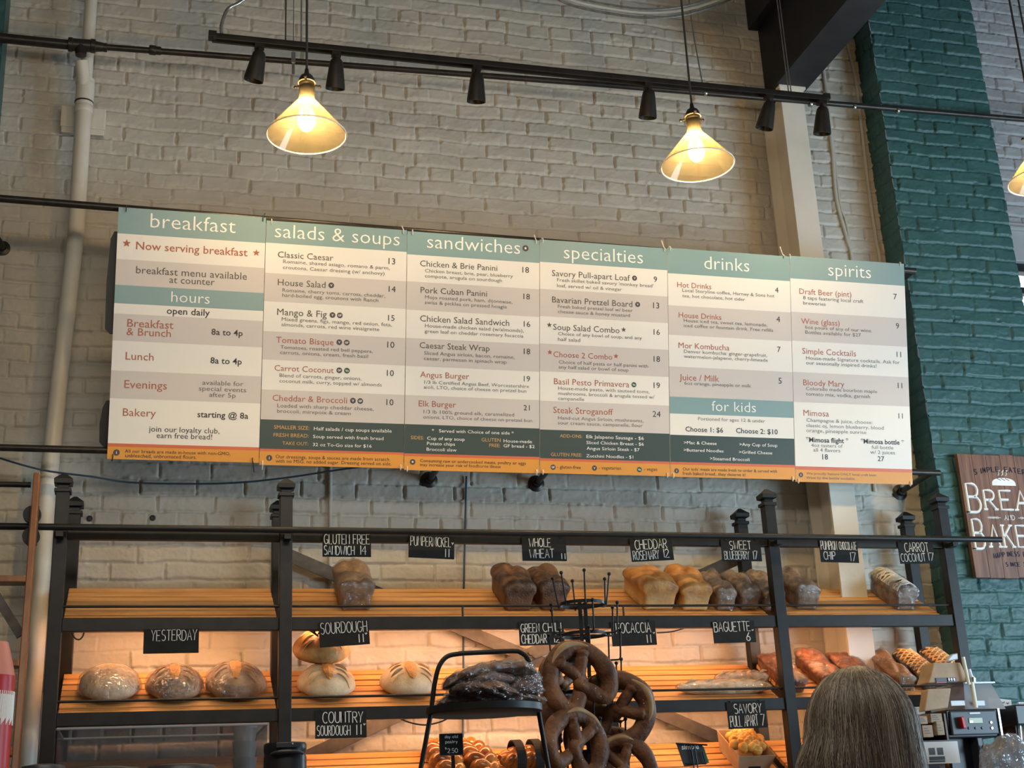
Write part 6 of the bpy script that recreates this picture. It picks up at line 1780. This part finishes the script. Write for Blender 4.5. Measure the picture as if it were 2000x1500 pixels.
# joints: x, y, z, radius; the woman faces the counter (+Y)
zp = H * .52
J = [(ub, HYD, zp, .135, .10), (ub, HYD + .005, zp + .17, .115, .085), (ub, HYD, zs_ - .10, .140, .095), (ub, HYD, zs_ + .01, .075, .06), (ub, HYD + .005, zs_ + .075, .052, .05), (ub, HYD + .02, H - zc * .62, .072, .085), (ub, HYD + .012, H - zc * .25, .070, .085)]
E_ = [(0, 1), (1, 2), (2, 3), (3, 4), (4, 5), (5, 6)]
for s_ in (-1, 1):
    b_ = len(J)
    J += [(ub + s_ * .155, HYD, zs_ - .035, .058), (ub + s_ * .195, HYD + .015, zs_ - .30, .042), (ub + s_ * .185, HYD + .10, zs_ - .53, .030), (ub + s_ * .180, HYD + .125, zs_ - .60, .030, .016)]
    E_ += [(2, b_), (b_, b_ + 1), (b_ + 1, b_ + 2), (b_ + 2, b_ + 3)]
    k = len(J)
    for f, (dx, ln) in enumerate(((-.024, .060), (-.008, .074), (.008, .070), (.022, .055))):
        q = len(J)
        J += [(ub + s_ * (.180 + dx), HYD + .14, zs_ - .645, .0088), (ub + s_ * (.178 + dx), HYD + .152, zs_ - .645 - ln * .55, .008), (ub + s_ * (.174 + dx), HYD + .146, zs_ - .645 - ln, .007)]
        E_ += [(b_ + 3, q), (q, q + 1), (q + 1, q + 2)]
    q = len(J)
    J += [(ub + s_ * .146, HYD + .150, zs_ - .615, .0095), (ub + s_ * .132, HYD + .170, zs_ - .65, .008)]
    E_ += [(b_ + 3, q), (q, q + 1)]
    l_ = len(J)
    J += [(ub + s_ * .085, HYD, zp - .08, .095), (ub + s_ * .095, HYD + .01, H * .28, .058), (ub + s_ * .10, HYD - .01, H * .17, .052), (ub + s_ * .10, HYD - .015, .085, .036), (ub + s_ * .11, HYD + .09, .035, .034, .026)]
    E_ += [(0, l_), (l_, l_ + 1), (l_ + 1, l_ + 2), (l_ + 2, l_ + 3), (l_ + 3, l_ + 4)]
body = skin_body('body', J, E_, 0, 'skin', pr)
# ears and nose/eyes on the far side
fm = MB()
fz = H - zc * .52
fm.ball((ub, HYD + .118, fz - .02), (.014, .018, .020), 12, 8)
for s_ in (-1, 1): fm.ball((ub + s_ * .074, HYD + .02, fz), (.009, .018, .028), 12, 8)
fm.build('nose_and_ears', 'skin', pr)
fe = MB()
for s_ in (-1, 1): fe.ball((ub + s_ * .031, HYD + .098, fz + .012), (.011, .008, .008), 12, 8)
fe.build('eye', 'paint_white', pr)
MB().ball((ub, HYD + .098, fz - .062), (.024, .010, .007), 12, 8).build('mouth', 'pink_plastic', pr)
# clothes
JS = [(ub, HYD, zp - .04, .155, .118), (ub, HYD + .005, zp + .17, .132, .100), (ub, HYD, zs_ - .10, .157, .110), (ub, HYD, zs_ + .012, .088, .072), (ub, HYD, zs_ + .035, .062, .060)]
ES = [(0, 1), (1, 2), (2, 3), (3, 4)]
for s_ in (-1, 1):
    b_ = len(JS); JS += [(ub + s_ * .158, HYD, zs_ - .035, .071), (ub + s_ * .196, HYD + .015, zs_ - .30, .055), (ub + s_ * .187, HYD + .09, zs_ - .49, .042)]
    ES += [(2, b_), (b_, b_ + 1), (b_ + 1, b_ + 2)]
skin_body('shirt', JS, ES, 0, 'shirt', pr)
JT = [(ub, HYD, zp + .05, .150, .112), (ub, HYD, zp - .04, .152, .115)]; ET = [(0, 1)]
for s_ in (-1, 1):
    b_ = len(JT); JT += [(ub + s_ * .087, HYD, zp - .12, .106), (ub + s_ * .096, HYD + .01, H * .28, .070), (ub + s_ * .10, HYD - .012, .09, .056)]
    ET += [(1, b_), (b_, b_ + 1), (b_ + 1, b_ + 2)]
skin_body('trousers', JT, ET, 0, 'denim', pr)
for s_ in (-1, 1):
    V, F = sphere_pts(24, 14); P = V * np.array([.045, .125, .05]); P[:, 2] = np.maximum(P[:, 2], -.035); P = P + np.array([ub + s_ * .105, HYD + .05, .036])
    MB().add([tuple(p) for p in P], F).build('shoe', 'leather', pr)

# hair: a solid inner mass and thousands of strands that fall over it
cz = H - .118                                  # centre of the skull
prof_z = [.0, .03, .07, .115, .16, .20, .24, .285]     # below the crown
def hair_point(a, s, k=1.0, seed=0.0):
    """s: 0 at the crown, 1 at the tips; a: angle round the head (0 = right, -90 deg = back)"""
    ca, sa = math.cos(a), math.sin(a)
    rx, ry = hs * .465, hs * .50
    dome = .118
    if s < .5:
        th = s / .5 * PI / 2
        r = math.sin(th); z = H + .008 - dome * (1 - math.cos(th))
        g = 1.0
    else:
        q = (s - .5) / .5
        r = 1.0 + .07 * math.sin(q * PI * .8) - .03 * q; z = H + .008 - dome - .195 * q
        r += 1.25 * min(q, .26) * max(0.0, -ca - .25) - .25 * max(0, q - .4) * (ca < -.25)      # ends flick out at the left
        g = 1.0
    x = ca * rx * r * k; y = sa * ry * r * k
    return Vector((HX + .004 + x, HYD + .015 + y, z))
inner = MB(); na, ns = 48, 22; V = []
for i in range(ns + 1):
    for j in range(na):
        V.append(hair_point(2 * PI * j / na, max(.001, i / ns * .97), .955))
F = [(i * na + j, i * na + (j + 1) % na, (i + 1) * na + (j + 1) % na, (i + 1) * na + j) for i in range(ns) for j in range(na)
     if not (i > ns * .52 and .30 * PI < 2 * PI * j / na < .70 * PI)]
inner.add(V, F)
hb = inner.build('hair', 'hair_strands', pr, sharp=None)
at = hb.data.attributes.new('strand', 'FLOAT', 'POINT')
at.data.foreach_set('value', np.full(len(hb.data.vertices), .25, dtype=np.float32))
g = random.Random(5)
SV = []; SF = []; SA = []
NST = 7000
for k in range(NST):
    a = g.uniform(-PI * 1.25, PI * .25) if g.random() < .9 else g.uniform(.25 * PI, .75 * PI)
    face = .30 * PI < a % (2 * PI) < .70 * PI
    s0 = g.uniform(.0, .30) ** 1.0; s1 = (.52 if face else g.uniform(.88, 1.02))
    lift = .955 + g.random() ** .7 * .055 + (g.random() * .05 if g.random() < .05 else 0); clump = math.sin(a * 23 + 1.3) * .012 + math.sin(a * 57) * .008
    col = .44 + .10 * math.sin(a * 31 + 2) + .10 * math.sin(a * 11) + g.uniform(-.3, .3) + (.35 if g.random() < .16 else 0)
    wig = g.uniform(-.13, .13); ph = g.uniform(0, 6)
    n = 13; rad = g.uniform(.0003, .0006)
    drift = g.uniform(-.22, .22)
    pts = [hair_point(a + wig * math.sin(i / (n - 1) * 4 + ph) + drift * (i / (n - 1)) ** 2, s0 + (s1 - s0) * i / (n - 1), lift + clump * (i / (n - 1))) + Vector((0, 0, 0)) for i in range(n)]
    T, N_ = frames(pts)
    b0 = len(SV)
    for i in range(n):
        B = T[i].cross(N_[i]); r = rad * (1 if i < n - 2 else .5)
        for j in range(3):
            an = 2 * PI * j / 3; SV.append(pts[i] + N_[i] * (math.cos(an) * r) + B * (math.sin(an) * r)); SA.append(min(1, max(0, col)))
    for i in range(n - 1):
        for j in range(3):
            SF.append((b0 + i * 3 + j, b0 + i * 3 + (j + 1) % 3, b0 + (i + 1) * 3 + (j + 1) % 3, b0 + (i + 1) * 3 + j))
sb = MB(); sb.v = SV; sb.f = SF; sb.m = [0] * len(SF)
ho = sb.build('hair_strands', 'hair_strands', hb, sharp=180)
at = ho.data.attributes.new('strand', 'FLOAT', 'POINT')
at.data.foreach_set('value', np.array(SA, dtype=np.float32)[:len(ho.data.vertices)])
